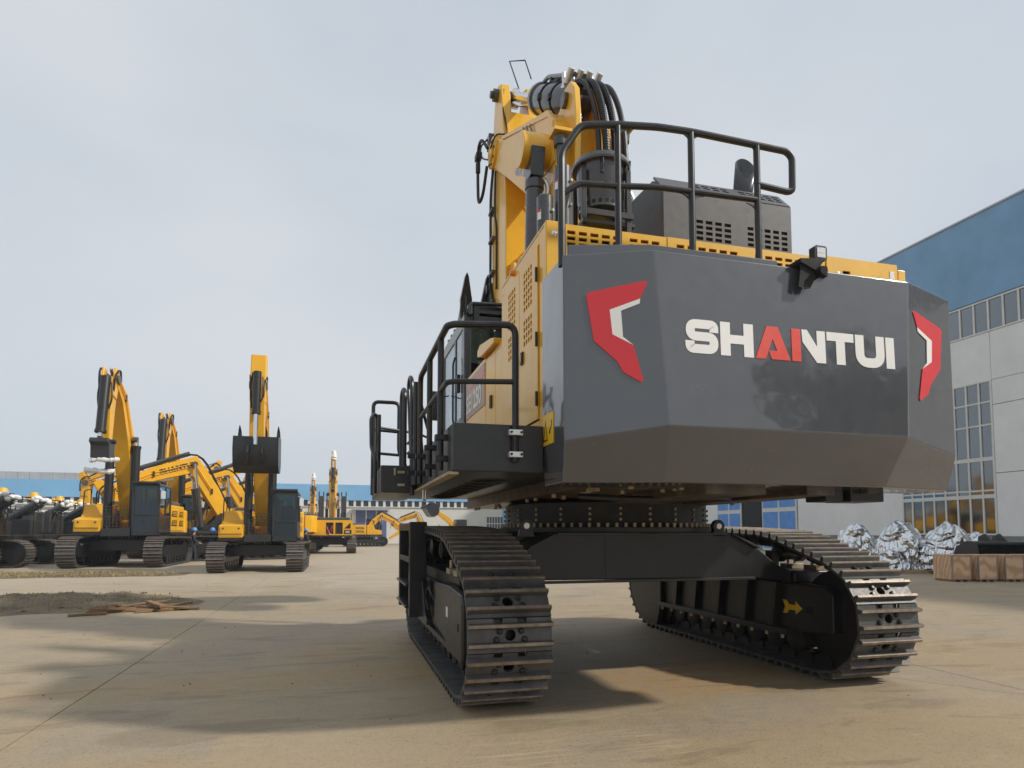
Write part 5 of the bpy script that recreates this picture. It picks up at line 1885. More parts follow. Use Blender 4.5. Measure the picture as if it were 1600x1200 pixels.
def cab_parts(root, x0=-1.5, x1=-0.52, y0=0.25, y1=2.05, z0=1.32, z1=3.15, visor=True):
    c = empty('cab')
    c.parent = root
    mb = MB()
    for x in (x0 + 0.05, x1 - 0.05):
        for y in (y0 + 0.05, (y0 + y1) / 2 - 0.1, y1 - 0.05):
            mb.box(x - 0.05, x + 0.05, y - 0.05, y + 0.05, z0, z1)
    mb.box(x0, x1, y0, y1, z1, z1 + 0.1)
    mb.box(x0, x1, y0, y1, z0 - 0.1, z0 + 0.1)
    mb.box(x0 + 0.01, x1 - 0.01, y0, y0 + 0.06, z0, z0 + 1.0)
    mb.box(x0 + 0.01, x0 + 0.06, y0 + 0.05, y1 - 0.05, z0, z0 + 0.7)
    mb.box(x1 - 0.06, x1 - 0.01, y0 + 0.05, y1 - 0.05, z0, z0 + 0.6)
    mb.box(x0 + 0.05, x1 - 0.05, y1 - 0.07, y1 - 0.01, z0 + 0.66, z0 + 0.72)
    mb.build('cab_frame', 'cab_dark', c, 0.025)
    for nm, b in (('windscreen', (x0 + 0.1, x1 - 0.1, y1 - 0.04, y1 - 0.03, z0 + 0.72, z1)), ('lower_screen', (x0 + 0.1, x1 - 0.1, y1 - 0.04, y1 - 0.03, z0 + 0.1, z0 + 0.66)),
                  ('side_window', (x0 + 0.03, x0 + 0.04, y0 + 0.1, y1 - 0.1, z0 + 0.7, z1)), ('side_window', (x1 - 0.04, x1 - 0.03, y0 + 0.1, y1 - 0.1, z0 + 0.6, z1)),
                  ('rear_window', (x0 + 0.1, x1 - 0.1, y0 + 0.03, y0 + 0.04, z0 + 1.0, z1))):
        mb = MB()
        mb.box(*b)
        mb.build(nm, 'cab_glass', c)
    if visor:
        mb = MB()
        mb.prism([(y1 - 0.05, z1 + 0.11), (y1 + 0.28, z1 + 0.06), (y1 + 0.28, z1 + 0.12), (y1 - 0.05, z1 + 0.19)], x0 + 0.02, x1 - 0.02, 'x')
        mb.build('visor', 'dark_hole', c, 0.01)
    mb = MB()
    mb.box((x0 + x1) / 2 - 0.22, (x0 + x1) / 2 + 0.22, y0 + 0.45, y0 + 0.6, z0 + 0.5, z1 - 0.45)
    mb.box((x0 + x1) / 2 - 0.25, (x0 + x1) / 2 + 0.25, y0 + 0.55, y0 + 1.05, z0 + 0.4, z0 + 0.55)
    mb.build('seat', 'rubber', c, 0.04)
    mb = MB()
    mb.obox((x0 - 0.14, y1 + 0.1, z1 - 0.35), (0.16, 0.04, 0.3))
    mb.tube([(x0, y1, z1 - 0.1), (x0 - 0.14, y1 + 0.1, z1 - 0.2)], 0.015, 5)
    mb.build('mirror', 'light_lens', c, 0.02)


def house(root, rear='closed'):
    mb = MB()
    mb.box(-1.5, 1.5, -2.9, 1.9, 1.24, 1.36)
    mb.box(-0.5, 0.5, 1.7, 2.1, 1.2, 1.5)
    mb.build('deck', 'platform_grey', root, 0.02)
    if rear == 'closed':
        mb = MB()
        mb.prism([(-1.5, -2.3), (-1.5, -2.75), (-1.1, -3.15), (1.1, -3.15), (1.5, -2.75), (1.5, -2.3)], 1.3, 2.35, 'z')
        mb.build('counterweight', 'yellow_far', root, 0.06, seg=3)
    mb = MB()
    mb.box(-1.42, -0.5, -2.3, 0.2, 1.36, 2.5)
    mb.box(0.5, 1.42, -2.3, 0.2, 1.36, 2.5)
    mb.box(-0.5, 0.5, -2.3, -0.6, 1.36, 2.45)
    hb = mb.build('engine_house', 'yellow_far' if rear == 'closed' else 'dark_hole', root, 0.02)
    mb = MB()
    mb.box(-1.3, 1.3, -2.2, -0.9, 2.46, 2.68)
    mb.build('hood', 'hood_grey', hb, 0.06)
    mb = MB()
    mb.cyl((0.9, -1.5, 2.5), (0.9, -1.5, 3.1), 0.07, n=10)
    mb.build('exhaust_pipe', 'cab_dark', hb)
    for s in (-1, 1):                    # side doors with long vents
        xa, xb = (-1.45, -1.42) if s < 0 else (1.42, 1.45)
        for y0, y1 in ((-2.25, -1.2), (-1.15, 0.12)):
            mb = MB()
            mb.box(xa, xb, y0, y1, 1.42, 2.46)
            dd = mb.build('side_door', 'yellow_far', hb, 0.02)
            xv = -1.46 if s < 0 else 1.452
            for z in (1.62, 2.02):
                mb = MB()
                mb.prism([(y0 + 0.15, z), (y1 - 0.15, z), (y1 - 0.3, z + 0.24), (y0 + 0.15, z + 0.24)], xv, xv + 0.008, 'x')
                vt = mb.build('vent', 'cab_dark', dd)
                mb = MB()
                for k in range(3):
                    zz = z + 0.05 + k * 0.06
                    mb.box(xv - 0.006 if s < 0 else xv + 0.008, xv if s < 0 else xv + 0.014, y0 + 0.18, y1 - 0.32, zz, zz + 0.025)
                mb.build_each('louvre', 'yellow_far', vt)
    if rear == 'open':                    # rear without counterweight: frame with two open bays
        us, uo = lines(-1.5, 1.5, [(-0.42, 0.12), (0.25, 0.78)])
        vs, vo = lines(1.36, 2.48, [(1.45, 2.3)])
        rp = holed_panel('rear_frame', 'yellow_far', hb, lambda u, v, d=0: Vector((u, -2.36 - d, v)), us, vs, lambda i, j: i in uo and j in vo, 0.05)
        frq = lambda u, v, d=0: Vector((u, -2.36 - d, v))
        plate(rp, 'vent', 'black_ink', frq, [(0.88, 1.85), (1.35, 1.85), (1.35, 2.3)])
        pl = plate(rp, 'number_plate', 'black_ink', frq, [(0.88, 1.45), (1.42, 1.45), (1.42, 1.75), (0.88, 1.75)])
        text_plate(pl, 'number', 'white_decal', '550', 0.2, lambda u, v, d=0: Vector((u + 0.98, -2.366 - d, v + 1.53)), 0.03)
        mb = MB()
        mb.tube(spline([(-0.35, -2.38, 1.5), (-0.1, -2.42, 1.8), (0.1, -2.40, 2.1), (-0.05, -2.38, 1.6)], 6), 0.02, 6)
        mb.tube(spline([(-0.38, -2.38, 2.0), (-0.15, -2.42, 1.5), (0.05, -2.40, 1.35)], 6), 0.025, 6)
        mb.build_each('loose_wire', 'red_decal', rp)
        mb = MB()
        for x in (-0.3, 0.0, 0.35, 0.6):
            mb.cyl((x, -2.2, 1.5), (x, -2.2, 2.1), 0.11, n=10)
        mb.build_each('engine_pipe', 'cylinder_grey', hb)
    # right front step box
    mb = MB()
    mb.prism([(0.25, 1.36), (0.25, 2.45), (1.0, 2.45), (1.2, 1.95), (1.35, 1.95), (1.9, 1.86), (1.95, 1.36)], 0.55, 1.48, 'x')
    tb = mb.build('tool_box', 'yellow_far', root, 0.05, seg=3)
    mb = MB()
    mb.box(0.62, 1.40, 1.952, 1.97, 1.45, 1.84)
    mb.build('box_lid', 'yellow_far', tb, 0.015)
    mb = MB()
    mb.tube(fillet([(0.6, 1.98, 1.52), (1.42, 1.98, 1.52)], 0.05), 0.012, 6)
    for x in (0.72, 1.3):
        mb.cyl((x, 1.965, 1.74), (x, 1.985, 1.74), 0.035, n=8)
    mb.build('lid_handle', 'cab_dark', tb)
    mb = MB()
    mb.tube(fillet([(1.44, 0.3, 2.45), (1.44, 0.3, 3.1), (1.44, 1.0, 3.0), (1.44, 1.15, 2.0)], 0.12), 0.022, 7)
    mb.tube(fillet([(0.62, 0.3, 2.45), (0.62, 0.3, 3.1), (0.62, 1.0, 3.0), (0.62, 1.15, 2.0)], 0.12), 0.022, 7)
    mb.build_each('handrail', 'rail_grey', tb)
    # mesh guard before the boom foot
    mb = MB()
    for i in range(9):
        x = -0.48 + i * 0.12
        mb.cyl((x, 1.95, 1.45), (x, 1.95, 2.35), 0.008, n=4)
    for i in range(8):
        z = 1.45 + i * 0.128
        mb.cyl((-0.5, 1.95, z), (0.5, 1.95, z), 0.008, n=4)
    tag(mb.build('guard_mesh', 'mesh_guard', root), kind='stuff')
    mb = MB()
    for x in (-0.42, 0.34):
        mb.prism([(0.1, 1.36), (0.3, 2.2), (0.7, 2.25), (1.2, 1.7), (1.75, 1.62), (1.85, 1.36)], x, x + 0.08, 'x')
    mb.build_each('boom_bracket', 'cab_dark', root, 0.01)


def ram(root, name, p0, p1, r, body=0.6, rodc='chrome', mat='cylinder_grey'):
    p0, p1 = Vector(p0), Vector(p1)
    q = p0.lerp(p1, body)
    mb = MB()
    mb.cyl(p0, q, r, n=12)
    mb.cyl(q - (p1 - p0).normalized() * 0.1, q, r * 1.15, n=12)
    o = mb.build(name, mat, root)
    mb = MB()
    mb.cyl(q, p1, r * 0.55, n=10)
    mb.build('rod', rodc, o)
    return o


def bucket(root, y, z, w=1.5, s=1.0, flip=1, ang=0.0, name='bucket', teeth=5):
    M = Matrix.Rotation(ang, 3, 'X')

    def tr(p):
        v = M @ Vector((0, p[0] * flip * s, p[1] * s))
        return (v.y + y, v.z + z)
    prof = [(-0.35, 0.62), (-0.5, 0.2), (-0.45, -0.35), (-0.15, -0.62), (0.3, -0.65), (0.55, -0.4), (0.6, 0.55), (0.52, 0.55), (0.47, -0.35), (0.27, -0.55), (-0.1, -0.53), (-0.36, -0.3), (-0.4, 0.2), (-0.27, 0.6)]
    mb = MB()
    mb.prism([tr(p) for p in prof], -w / 2, w / 2, 'x')
    for x in (-w / 2 - 0.02, w / 2 - 0.04):
        mb.prism([tr(p) for p in prof[:7]], x, x + 0.06, 'x')
    b = mb.build(name, 'black_steel', root, 0.012)
    for k in range(teeth):
        x = -w / 2 + 0.08 + k * (w - 0.16) / max(1, teeth - 1)
        mb = MB()
        q0, q1, q2, q3 = tr((0.46, 0.48)), tr((0.66, 0.48)), tr((0.58, 0.78)), tr((0.53, 0.98))
        mb.add([(x - .08, *q0), (x + .08, *q0), (x + .08, *q1), (x - .08, *q1), (x - .06, *q2), (x + .06, *q2), (x - .015, *q3), (x + .015, *q3)],
               [(0, 1, 5, 4), (2, 3, 4, 5), (0, 4, 3), (1, 2, 5), (4, 5, 7, 6), (0, 3, 2, 1)])
        mb.build('tooth', 'black_steel', b)
    mb = MB()
    for x in (-0.3, 0.22):
        mb.prism([tr(p) for p in [(-0.5, -0.3), (-0.75, -0.2), (-0.78, 0.1), (-0.45, 0.35)]], x, x + 0.08, 'x')
    mb.build_each('bucket_ear', 'black_steel', b, 0.01)
    return b


def far_excavator(label, loc, rz, s, boom, stick, tail, pins, att, rear='closed', group=None, letters=False, cabless=False, solid=False, cover=False, hosed=False):
    root = empty('excavator', loc, rz, s)
    tag(root, label, 'excavator', group)
    undercarriage(root)
    house(root, rear)
    if not cabless:
        cab_parts(root)
    # boom
    mb = MB()
    mb.prism(ribbon(boom), -0.27, 0.27, 'x')
    b = mb.build('boom', 'yellow_far', root, 0.02)
    mb = MB()
    k = len(boom) // 2
    ym, zm = boom[k][0], boom[k][1]
    mb.cyl((-0.5, ym, zm), (0.5, ym, zm), 0.13, n=14)
    ty, tz = boom[-1][0], boom[-1][1]
    mb.cyl((-0.33, ty, tz), (0.33, ty, tz), 0.17, n=14)
    mb.build_each('pin_boss', 'deck_under', b)
    for sx in (-1, 1):
        ram(root, 'boom_cylinder', (sx * 0.45, 1.55, 1.55), (sx * 0.45, ym, zm), 0.16 if hosed else 0.11, 0.93 if hosed else 0.62, 'chrome', 'rubber' if hosed else 'cylinder_grey')
    mb = MB()
    for x in (-0.12, 0.0, 0.12):
        pts = []
        for i, (y, z, w) in enumerate(boom):
            a, c = boom[max(i - 1, 0)], boom[min(i + 1, len(boom) - 1)]
            t = Vector((c[0] - a[0], c[1] - a[1])).normalized()
            pts.append((x, y - t.y * (w + 0.06), z + t.x * (w + 0.06)))
        mb.tube(spline(pts, 5), 0.03, 6)
    mb.build_each('boom_hose', 'rubber', b)
    mb = MB()
    for sx in (-0.3, 0.3):                 # steel lines clipped along the boom sides
        mb.tube([(sx, y, z + 0.05) for y, z, w in boom[1:]], 0.025, 6)
        mb.tube([(sx, y, z - 0.08) for y, z, w in boom[1:]], 0.02, 6)
    mb.build_each('side_line', 'yellow_far', b)
    mb = MB()
    for sx in (-0.31, 0.31):
        for q in range(1, len(boom) - 1):
            y, z, w = boom[q]
            mb.box(sx - 0.03, sx + 0.03, y - 0.04, y + 0.04, z - 0.14, z + 0.12)
    mb.build_each('line_clip', 'cab_dark', b)
    mb = MB()
    mb.tube(spline([(-0.22, ty - 0.5, tz - 0.1), (-0.3, ty - 0.1, tz + 0.35), (-0.26, ty + 0.25, tz + 0.1), (-0.22, ty + 0.3, tz - 0.5)], 6), 0.035, 6)
    mb.tube(spline([(0.22, ty - 0.5, tz - 0.1), (0.3, ty - 0.05, tz + 0.4), (0.26, ty + 0.3, tz + 0.1), (0.22, ty + 0.35, tz - 0.6)], 6), 0.035, 6)
    mb.build_each('joint_hose', 'rubber', b)
    mb = MB()
    for sx in (-0.2, 0.2):
        mb.obox((sx, ym + 0.1, zm - 0.5), (0.14, 0.1, 0.12))
    mb.build_each('boom_lamp', 'light_lens', b)
    if letters:
        y0, z0, _ = boom[k]
        y1, z1, _ = boom[k + 1]
        d = Vector((0, y1 - y0, z1 - z0)).normalized()
        upv = Vector((0, -d.z, d.y))
        if upv.z < 0:
            upv = -upv
        o = Vector((-0.27, y1, z1))
        frl = frame3(o - upv * 0.12, -d, upv, (-1, 0, 0))
        word_plates(b, 'SHANTUI', frl, 0.25, 1.75, 0.0, 0.26, {'w': 'black_ink', 'r': 'black_ink'}, gap=0.06)
    # stick
    mb = MB()
    mb.prism(ribbon(([(tail[0], tail[1], 0.17)] if solid else []) + list(stick)), -0.27 if solid else -0.2, 0.27 if solid else 0.2, 'x')
    st = mb.build('stick', 'yellow_far', root, 0.02)
    mb = MB()
    for x in (-0.29, 0.21) if solid else (-0.24, 0.16):
        mb.prism(ribbon([(tail[0], tail[1], 0.16), (stick[0][0], stick[0][1], 0.24), (stick[1][0], stick[1][1], 0.2)]), x, x + 0.08, 'x')
    mb.build_each('stick_cheek', 'yellow_far', st, 0.02)
    a0 = boom[k]
    arm0 = Vector((0, a0[0], a0[1]))
    t = Vector((boom[k + 1][0] - a0[0], boom[k + 1][1] - a0[1])).normalized()
    arm0 += Vector((0, -t.y, t.x)) * (a0[2] + 0.12)
    ram(root, 'arm_cylinder', arm0, (0, tail[0], tail[1]), 0.11, 0.6, 'chrome', 'cylinder_grey')
    # bucket cylinder along the stick
    if att != 'none':
        ram(root, 'bucket_cylinder', (0, pins[0][0], pins[0][1]), (0, pins[1][0], pins[1][1]), 0.17 if att == 'breaker' else 0.15, 0.93 if att == 'breaker' else 0.58, 'chrome', 'black_steel')
        mb = MB()
        mb.tube(spline([(-0.2, pins[0][0] + 0.02, pins[0][1] - 0.2), (-0.26, pins[0][0] + 0.15, pins[0][1] - 0.8), (-0.15, pins[0][0] + 0.12, pins[0][1] - 1.2)], 6), 0.03, 6)
        mb.tube(spline([(0.18, pins[0][0] - 0.1, pins[0][1]), (0.24, pins[0][0], pins[0][1] - 0.7), (0.2, pins[0][0] - 0.1, pins[0][1] - 1.4)], 6), 0.03, 6)
        mb.build_each('stick_hose', 'rubber', st)
    if cover:
        for x in (-1.05, 0.65):
            mb = MB()
            mb.box(x, x + 0.4, 0.2, 0.6, 2.5, 4.4)
            for dx in (0.03, 0.37):
                mb.cyl((x + dx, 0.4, 4.4), (x + dx, 0.4, 4.75), 0.05, n=8)
            mb.build('cylinder_cover', 'mesh_guard', root, 0.05)
    ey, ez = stick[-1][0], stick[-1][1]
    if att == 'bucket':
        bucket(root, ey - 0.1, ez - 0.35, 1.6, 1.15, -1, R(-8), teeth=4)
    elif att == 'breaker':
        mb = MB()
        mb.prism([(ey - 0.3, ez + 0.12), (ey + 0.55, ez + 0.16), (ey + 0.62, ez + 0.02), (ey + 0.45, ez - 0.1), (ey + 0.42, ez - 0.55), (ey - 0.12, ez - 0.55), (ey - 0.15, ez - 0.05)], -0.30, 0.30, 'x')
        mb.cyl((-0.42, ey + 0.1, ez + 0.08), (0.42, ey + 0.1, ez + 0.08), 0.08, n=12)
        bk_ = mb.build('quick_coupler', 'platform_grey', root, 0.02)
        mb = MB()
        mb.tube(spline([(-0.62, ey + 0.35, ez - 0.58), (-0.3, ey + 0.4, ez - 0.62), (0.1, ey + 0.35, ez - 0.60), (0.34, ey + 0.3, ez - 0.66)], 5), [0.06 + 0.05 * ((i * 7) % 5) / 5 for i in range(16)], 9)
        mb.tube(spline([(-0.4, ey + 0.1, ez - 0.98), (-0.1, ey + 0.15, ez - 1.02), (0.2, ey + 0.12, ez - 0.98), (0.55, ey + 0.1, ez - 0.96)], 5), [0.07 + 0.05 * ((i * 5) % 4) / 4 for i in range(16)], 9)
        mb.build('pin_wrapping', 'wrap_white', bk_)
    elif att == 'wrapped':
        mb = MB()
        mb.tube(spline([(0, ey, ez), (0.05, ey - 0.1, ez + 0.3), (0, ey, ez + 0.7)], 4), [0.2, 0.26, 0.2, 0.25, 0.18, 0.2, 0.16, 0.2, 0.1], 10)
        mb.build('tip_wrapping', 'wrap_white', st)
    return root


G = 'excavators parked across the yard'
boomA = [(0.35, 1.95, 0.30), (0.95, 3.6, 0.36), (1.45, 5.0, 0.40), (2.4, 6.5, 0.32), (3.25, 7.0, 0.2)]
stickA = [(3.25, 7.0, 0.26), (3.42, 6.3, 0.26), (3.55, 5.2, 0.2), (3.6, 4.55, 0.15)]
far_excavator('big excavator with white-wrapped coupler, nearest of the two with raised dark couplers', (-13.0, 27.0, 0), math.pi, 1.17, boomA, stickA, (3.2, 7.42), [(3.68, 7.0), (4.05, 4.75)], 'breaker', group=G, hosed=True)
far_excavator('excavator with white-wrapped coupler standing behind a larger similar machine', (-13.4, 38.0, 0), math.pi, 1.17, boomA, stickA, (3.2, 7.42), [(3.68, 7.0), (4.05, 4.75)], 'breaker', group=G, hosed=True)
boomC = [(0.35, 1.95, 0.30), (0.9, 3.4, 0.36), (1.35, 4.7, 0.40), (2.2, 6.3, 0.32), (2.95, 7.3, 0.2)]
stickC = [(2.95, 7.3, 0.26), (3.0, 6.6, 0.26), (3.0, 5.6, 0.2), (2.95, 4.95, 0.15)]
far_excavator('yellow excavator facing us with its black bucket raised before the boom', (-6.45, 21.6, 0), math.pi, 1.0, boomC, stickC, (2.8, 8.5), [(3.36, 7.75), (3.55, 4.9)], 'bucket', group=G, solid=True, hosed=True)
boomD = [(0.35, 1.95, 0.26), (0.8, 3.6, 0.32), (1.2, 4.6, 0.36), (1.9, 5.6, 0.28), (2.2, 6.3, 0.18)]
stickD = [(2.2, 6.3, 0.2), (2.1, 6.8, 0.2), (2.0, 7.2, 0.16), (1.95, 7.5, 0.12)]
far_excavator('excavator seen from its open engine bay with a wrapped boom tip', (-3.85, 44.0, 0), 0.0, 1.0, boomD, stickD, (2.5, 5.9), [(1.5, 6.0), (1.8, 7.3)], 'wrapped', rear='open', group=G, cabless=True, cover=True)
far_excavator('excavator with wrapped boom tip, far beyond the open engine bay', (-6.2, 65.5, 0), 0.0, 1.0, boomD, stickD, (2.5, 5.9), [(1.5, 6.0), (1.8, 7.3)], 'wrapped', group=G, cabless=True)
boomF = [(0.35, 1.9, 0.26), (1.1, 3.3, 0.36), (1.9, 4.55, 0.44), (3.6, 4.0, 0.32), (5.4, 3.1, 0.2)]
stickF = [(5.4, 3.1, 0.25), (4.8, 2.6, 0.25), (3.8, 1.9, 0.2), (3.1, 1.5, 0.14)]
pF = [(5.0, 3.0), (3.4, 1.9)]
for lab, loc, rz, s in (
        ('excavator turned left with lettered boom lowered, between the coupler machines and the bucket machine', (-9.4, 33.4, 0), R(112), 1.2),
        ('excavator with lowered lettered boom, partly hidden behind the raised black bucket', (-8.8, 41.0, 0), R(106), 1.18),
        ('excavator with its boom shoulder showing right of the raised black bucket', (-7.9, 48.5, 0), R(104), 1.15)):
    far_excavator(lab, loc, rz, s, boomF, stickF, (5.8, 3.6), pF, 'none', group=G, letters=True, cabless=True)
for lab, loc, rz, s_ in (
        ('excavator whose boom tip rises behind the second wrapped-coupler machine', (-17.2, 51.0, 0), R(-64), 1.25),
        ('excavator with pale raised boom tip, hindmost of the packed yellow machines', (-21.5, 57.0, 0), R(-68), 1.25)):
    far_excavator(lab, loc, rz, s_, [(0.35, 1.9, 0.26), (0.9, 3.2, 0.36), (1.9, 4.5, 0.42), (3.9, 5.4, 0.32), (5.6, 6.2, 0.2)], [(5.6, 6.2, 0.25), (5.4, 5.4, 0.25), (4.9, 4.4, 0.2), (4.4, 3.6, 0.14)], (5.9, 6.8), [(5.3, 5.6), (4.6, 4.0)], 'none', group=G, letters=True)
for lab, loc, rz, s_ in (
        ('excavator with lowered boom, first of the packed machines behind the dark-clothed worker', (-12.6, 46.5, 0), R(108), 1.2),
        ('excavator with lowered boom in the packed group, second from its front', (-11.6, 53.0, 0), R(104), 1.22),
        ('excavator with lowered boom at the back of the packed group', (-10.2, 60.0, 0), R(100), 1.25)):
    far_excavator(lab, loc, rz, s_, boomF, stickF, (5.8, 3.6), pF, 'none', group=G, letters=True)
boomG = [(0.35, 1.9, 0.26), (1.0, 3.2, 0.36), (2.0, 4.55, 0.42), (3.6, 4.75, 0.32), (4.9, 4.2, 0.2)]
stickG = [(4.9, 4.2, 0.25), (4.95, 3.4, 0.25), (4.8, 2.4, 0.2), (4.6, 1.6, 0.14)]
far_excavator('excavator with arched boom showing left of the nearest wrapped-coupler machine', (-15.4, 45.8, 0), R(84), 1.25, boomG, stickG, (5.2, 4.8), [(4.5, 4.3), (4.4, 2.2)], 'none', group=G, letters=False)
far_excavator('yellow excavator with low outstretched boom before the dark shutter', (-0.6, 66.0, 0), R(-90), 0.95,
              [(0.35, 1.9, 0.26), (1.1, 2.9, 0.34), (2.0, 3.6, 0.38), (3.4, 2.9, 0.28), (4.6, 2.1, 0.18)], [(4.6, 2.1, 0.22), (4.2, 1.7, 0.2), (3.4, 1.2, 0.16), (2.9, 0.9, 0.12)], (5.0, 2.4), pF, 'none', group=G)
far_excavator('small distant excavator turned left under the big machine walkway', (7.2, 70.0, 0), R(80), 0.8, boomF, stickF, (5.8, 3.6), pF, 'none', group=G)

# ---- dark machines without booms in a row at the left


def bare_carrier(label, loc, rz, s):
    root = empty('crawler_carrier', loc, rz, s)
    tag(root, label, 'crawler', 'bare crawler carriers in a row')
    undercarriage(root)
    mb = MB()
    mb.box(-1.4, 1.4, -2.6, 1.9, 1.24, 1.40)
    mb.box(-1.3, 1.3, -2.5, -1.2, 1.4, 2.25)
    mb.box(-1.35, -0.55, -1.1, 0.6, 1.4, 2.05)
    mb.box(0.55, 1.35, -1.1, 1.2, 1.4, 2.15)
    mb.build('deck', 'platform_grey', root, 0.02)
    rr = random.Random(int(loc[1] * 10))
    mb = MB()
    for k in range(16):
        x, y = rr.uniform(-1.2, 1.2), rr.uniform(-2.3, 1.0)
        mb.box(x, x + rr.uniform(.1, .35), y, y + rr.uniform(.1, .4), 1.5, 2.1 + rr.uniform(0, .75))
    for k in range(8):
        x, y = rr.uniform(-1.25, 1.25), rr.uniform(-2.0, 1.2)
        mb.tube(spline([(x, y, 1.6), (x + rr.uniform(-.3, .3), y + .2, 2.6), (x + rr.uniform(-.5, .5), y + .5, 2.4)], 5), 0.03, 5)
    mb.build_each('engine_piece', 'mesh_guard', root, 0.01)
    mb = MB()
    for k in range(3):
        x, y = 1.2 - 0.1 * k, -0.6 + 0.5 * k
        mb.lathe([(0.1, 0), (0.12, 0.06), (0.12, 0.22), (0.05, 0.25)], (x, y, 2.25), (0.3, 0, 1), 10)
    mb.build_each('filter', 'yellow_far', root)
    for x in (1.1, 0.45):
        mb = MB()
        mb.cyl((x, -0.9, 1.5), (x, 1.35, 3.0), 0.17, n=14)
        mb.cyl((x, 1.2, 2.9), (x, 1.5, 3.1), 0.085, n=12)
        cy = mb.build('boom_cylinder', 'cylinder_grey', root)
        mb = MB()
        pts = [Vector((x + rr.uniform(-.12, .12), 1.35 + rr.uniform(-.2, .25), 3.08 + rr.uniform(-.1, .18))) for _ in range(5)]
        for p in pts:
            mb.lathe([(0.04, -0.12), (0.11, -0.07), (0.14, 0.0), (0.10, 0.08), (0.02, 0.11)], p, (rr.uniform(-1, 1), rr.uniform(-1, 1), 1), 9)
        mb.build('end_wrapping', 'wrap_white', cy, smooth=25)
    mb = MB()
    for x, y in ((1.1, -2.2), (1.1, -0.9), (-1.1, -2.2), (-1.1, 0.5)):
        mb.tube(fillet([(x, y, 1.4), (x, y, 3.0), (x, y + 1.1, 3.0), (x, y + 1.1, 1.4)], 0.1), 0.02, 6)
    mb.build_each('handrail', 'rail_grey', root)
    for x, y in ((1.05, -0.2), (0.3, 0.9)):
        mb = MB()
        mb.cyl((x, y, 3.26), (x, y, 3.30), 0.42, n=16)
        mb.cyl((x, y, 1.5), (x, y, 3.26), 0.05, n=8)
        bs = mb.build('cap_stand', 'mesh_guard', root)
        mb = MB()
        mb.lathe([(0.24, 0), (0.2, 0.12), (0.14, 0.24), (0.02, 0.27)], (x, y, 3.30), (0, 0, 1), 14)
        mb.build('cap', 'yellow_far', bs)
    return root


for k, lab in enumerate(('bare dark crawler carrier cut by the left picture edge', 'bare dark crawler carrier, second of the row from the left edge',
                         'bare dark crawler carrier, third of the row from the left edge', 'bare dark crawler carrier, fourth of the row from the left edge',
                         'bare dark crawler carrier, fifth of the row, mostly behind a yellow tool box', 'bare dark crawler carrier at the far end of the row')):
    bare_carrier(lab, (-19.5 - 0.2 * k, 24.4 + 3.75 * k, 0), R(-90), 1.04)

# ---- wheel loader and loose buckets near the far shutter
wl = empty('wheel_loader', (11.6, 74.0, 0), R(95), 1.0)
tag(wl, 'wheel loader holding its dark bucket high, far off under the walkway', 'loader')
mb = MB()
mb.prism([(-2.6, 0.9), (-2.6, 2.0), (-0.8, 2.2), (-0.8, 1.0)], -0.9, 0.9, 'x')
mb.prism([(-0.5, 0.7), (-0.5, 1.5), (1.6, 1.4), (1.6, 0.7)], -0.5, 0.5, 'x')
mb.build('chassis', 'yellow_far', wl, 0.05)
mb = MB()
mb.box(-0.75, 0.75, -0.9, 0.5, 1.5, 3.2)
mb.build('cab', 'cab_dark', wl, 0.08)
for x in (-1.05, 1.05):
    for y in (-1.7, 1.4):
        mb = MB()
        mb.lathe([(0.45, -0.3), (0.78, -0.27), (0.82, 0), (0.78, 0.27), (0.45, 0.3)], (x, y, 0.82), (1, 0, 0), 20)
        w_ = mb.build('tyre', 'rubber', wl)
        mb = MB()
        mb.lathe([(0.2, -0.26), (0.44, -0.2), (0.44, 0.2), (0.2, 0.26)], (x, y, 0.82), (1, 0, 0), 14)
        mb.build('rim', 'yellow_far', w_)
mb = MB()
for x in (-0.45, 0.33):
    mb.prism(ribbon([(0.3, 1.9, 0.2), (1.5, 3.2, 0.3), (3.0, 4.2, 0.2)]), x, x + 0.12, 'x')
mb.build_each('lift_arm', 'yellow_far', wl, 0.02)
bucket(wl, 3.6, 4.4, 2.7, 1.3, 1, R(-30))
wb = empty('loose_bucket', (10.4, 71.5, 0), R(70))
tag(wb, 'dark loader bucket lying on the concrete by the far rust-red machine', 'bucket')
bucket(wb, 0, 0.85, 2.4, 1.3, 1, R(-40), 'bucket_shell')
rs = empty('skip_container', (12.8, 79.5, 0), R(4))
tag(rs, 'rust-red container behind the loose bucket at the far wall', 'container')
surf('rust_red', (0.22, 0.09, 0.07), 0.7, var=0.3, scale=2)
mb = MB()
mb.prism([(-2.4, 0.2), (2.4, 0.2), (2.8, 2.4), (-2.8, 2.4)], -0.9, 0.9, 'y')
sk_ = mb.build('shell', 'rust_red', rs, 0.03)
mb = MB()
for k in range(5):
    mb.box(-2.2 + k * 1.05, -2.1 + k * 1.05, -1.0, -0.9, 0.3, 2.35)
mb.build_each('rib', 'rust_red', sk_)

# ---- people
surf('skin', (0.42, 0.24, 0.16), 0.5, var=0.08)
surf('navy_cloth', (0.025, 0.035, 0.05), 0.85, var=0.2, scale=8)
surf('blue_cloth', (0.13, 0.22, 0.42), 0.85, var=0.2, scale=8)
surf('helmet_blue', (0.10, 0.32, 0.78), 0.3, var=0.04)
surf('boot', (0.02, 0.018, 0.016), 0.6)
surf('hair_dark', (0.012, 0.010, 0.009), 0.6)


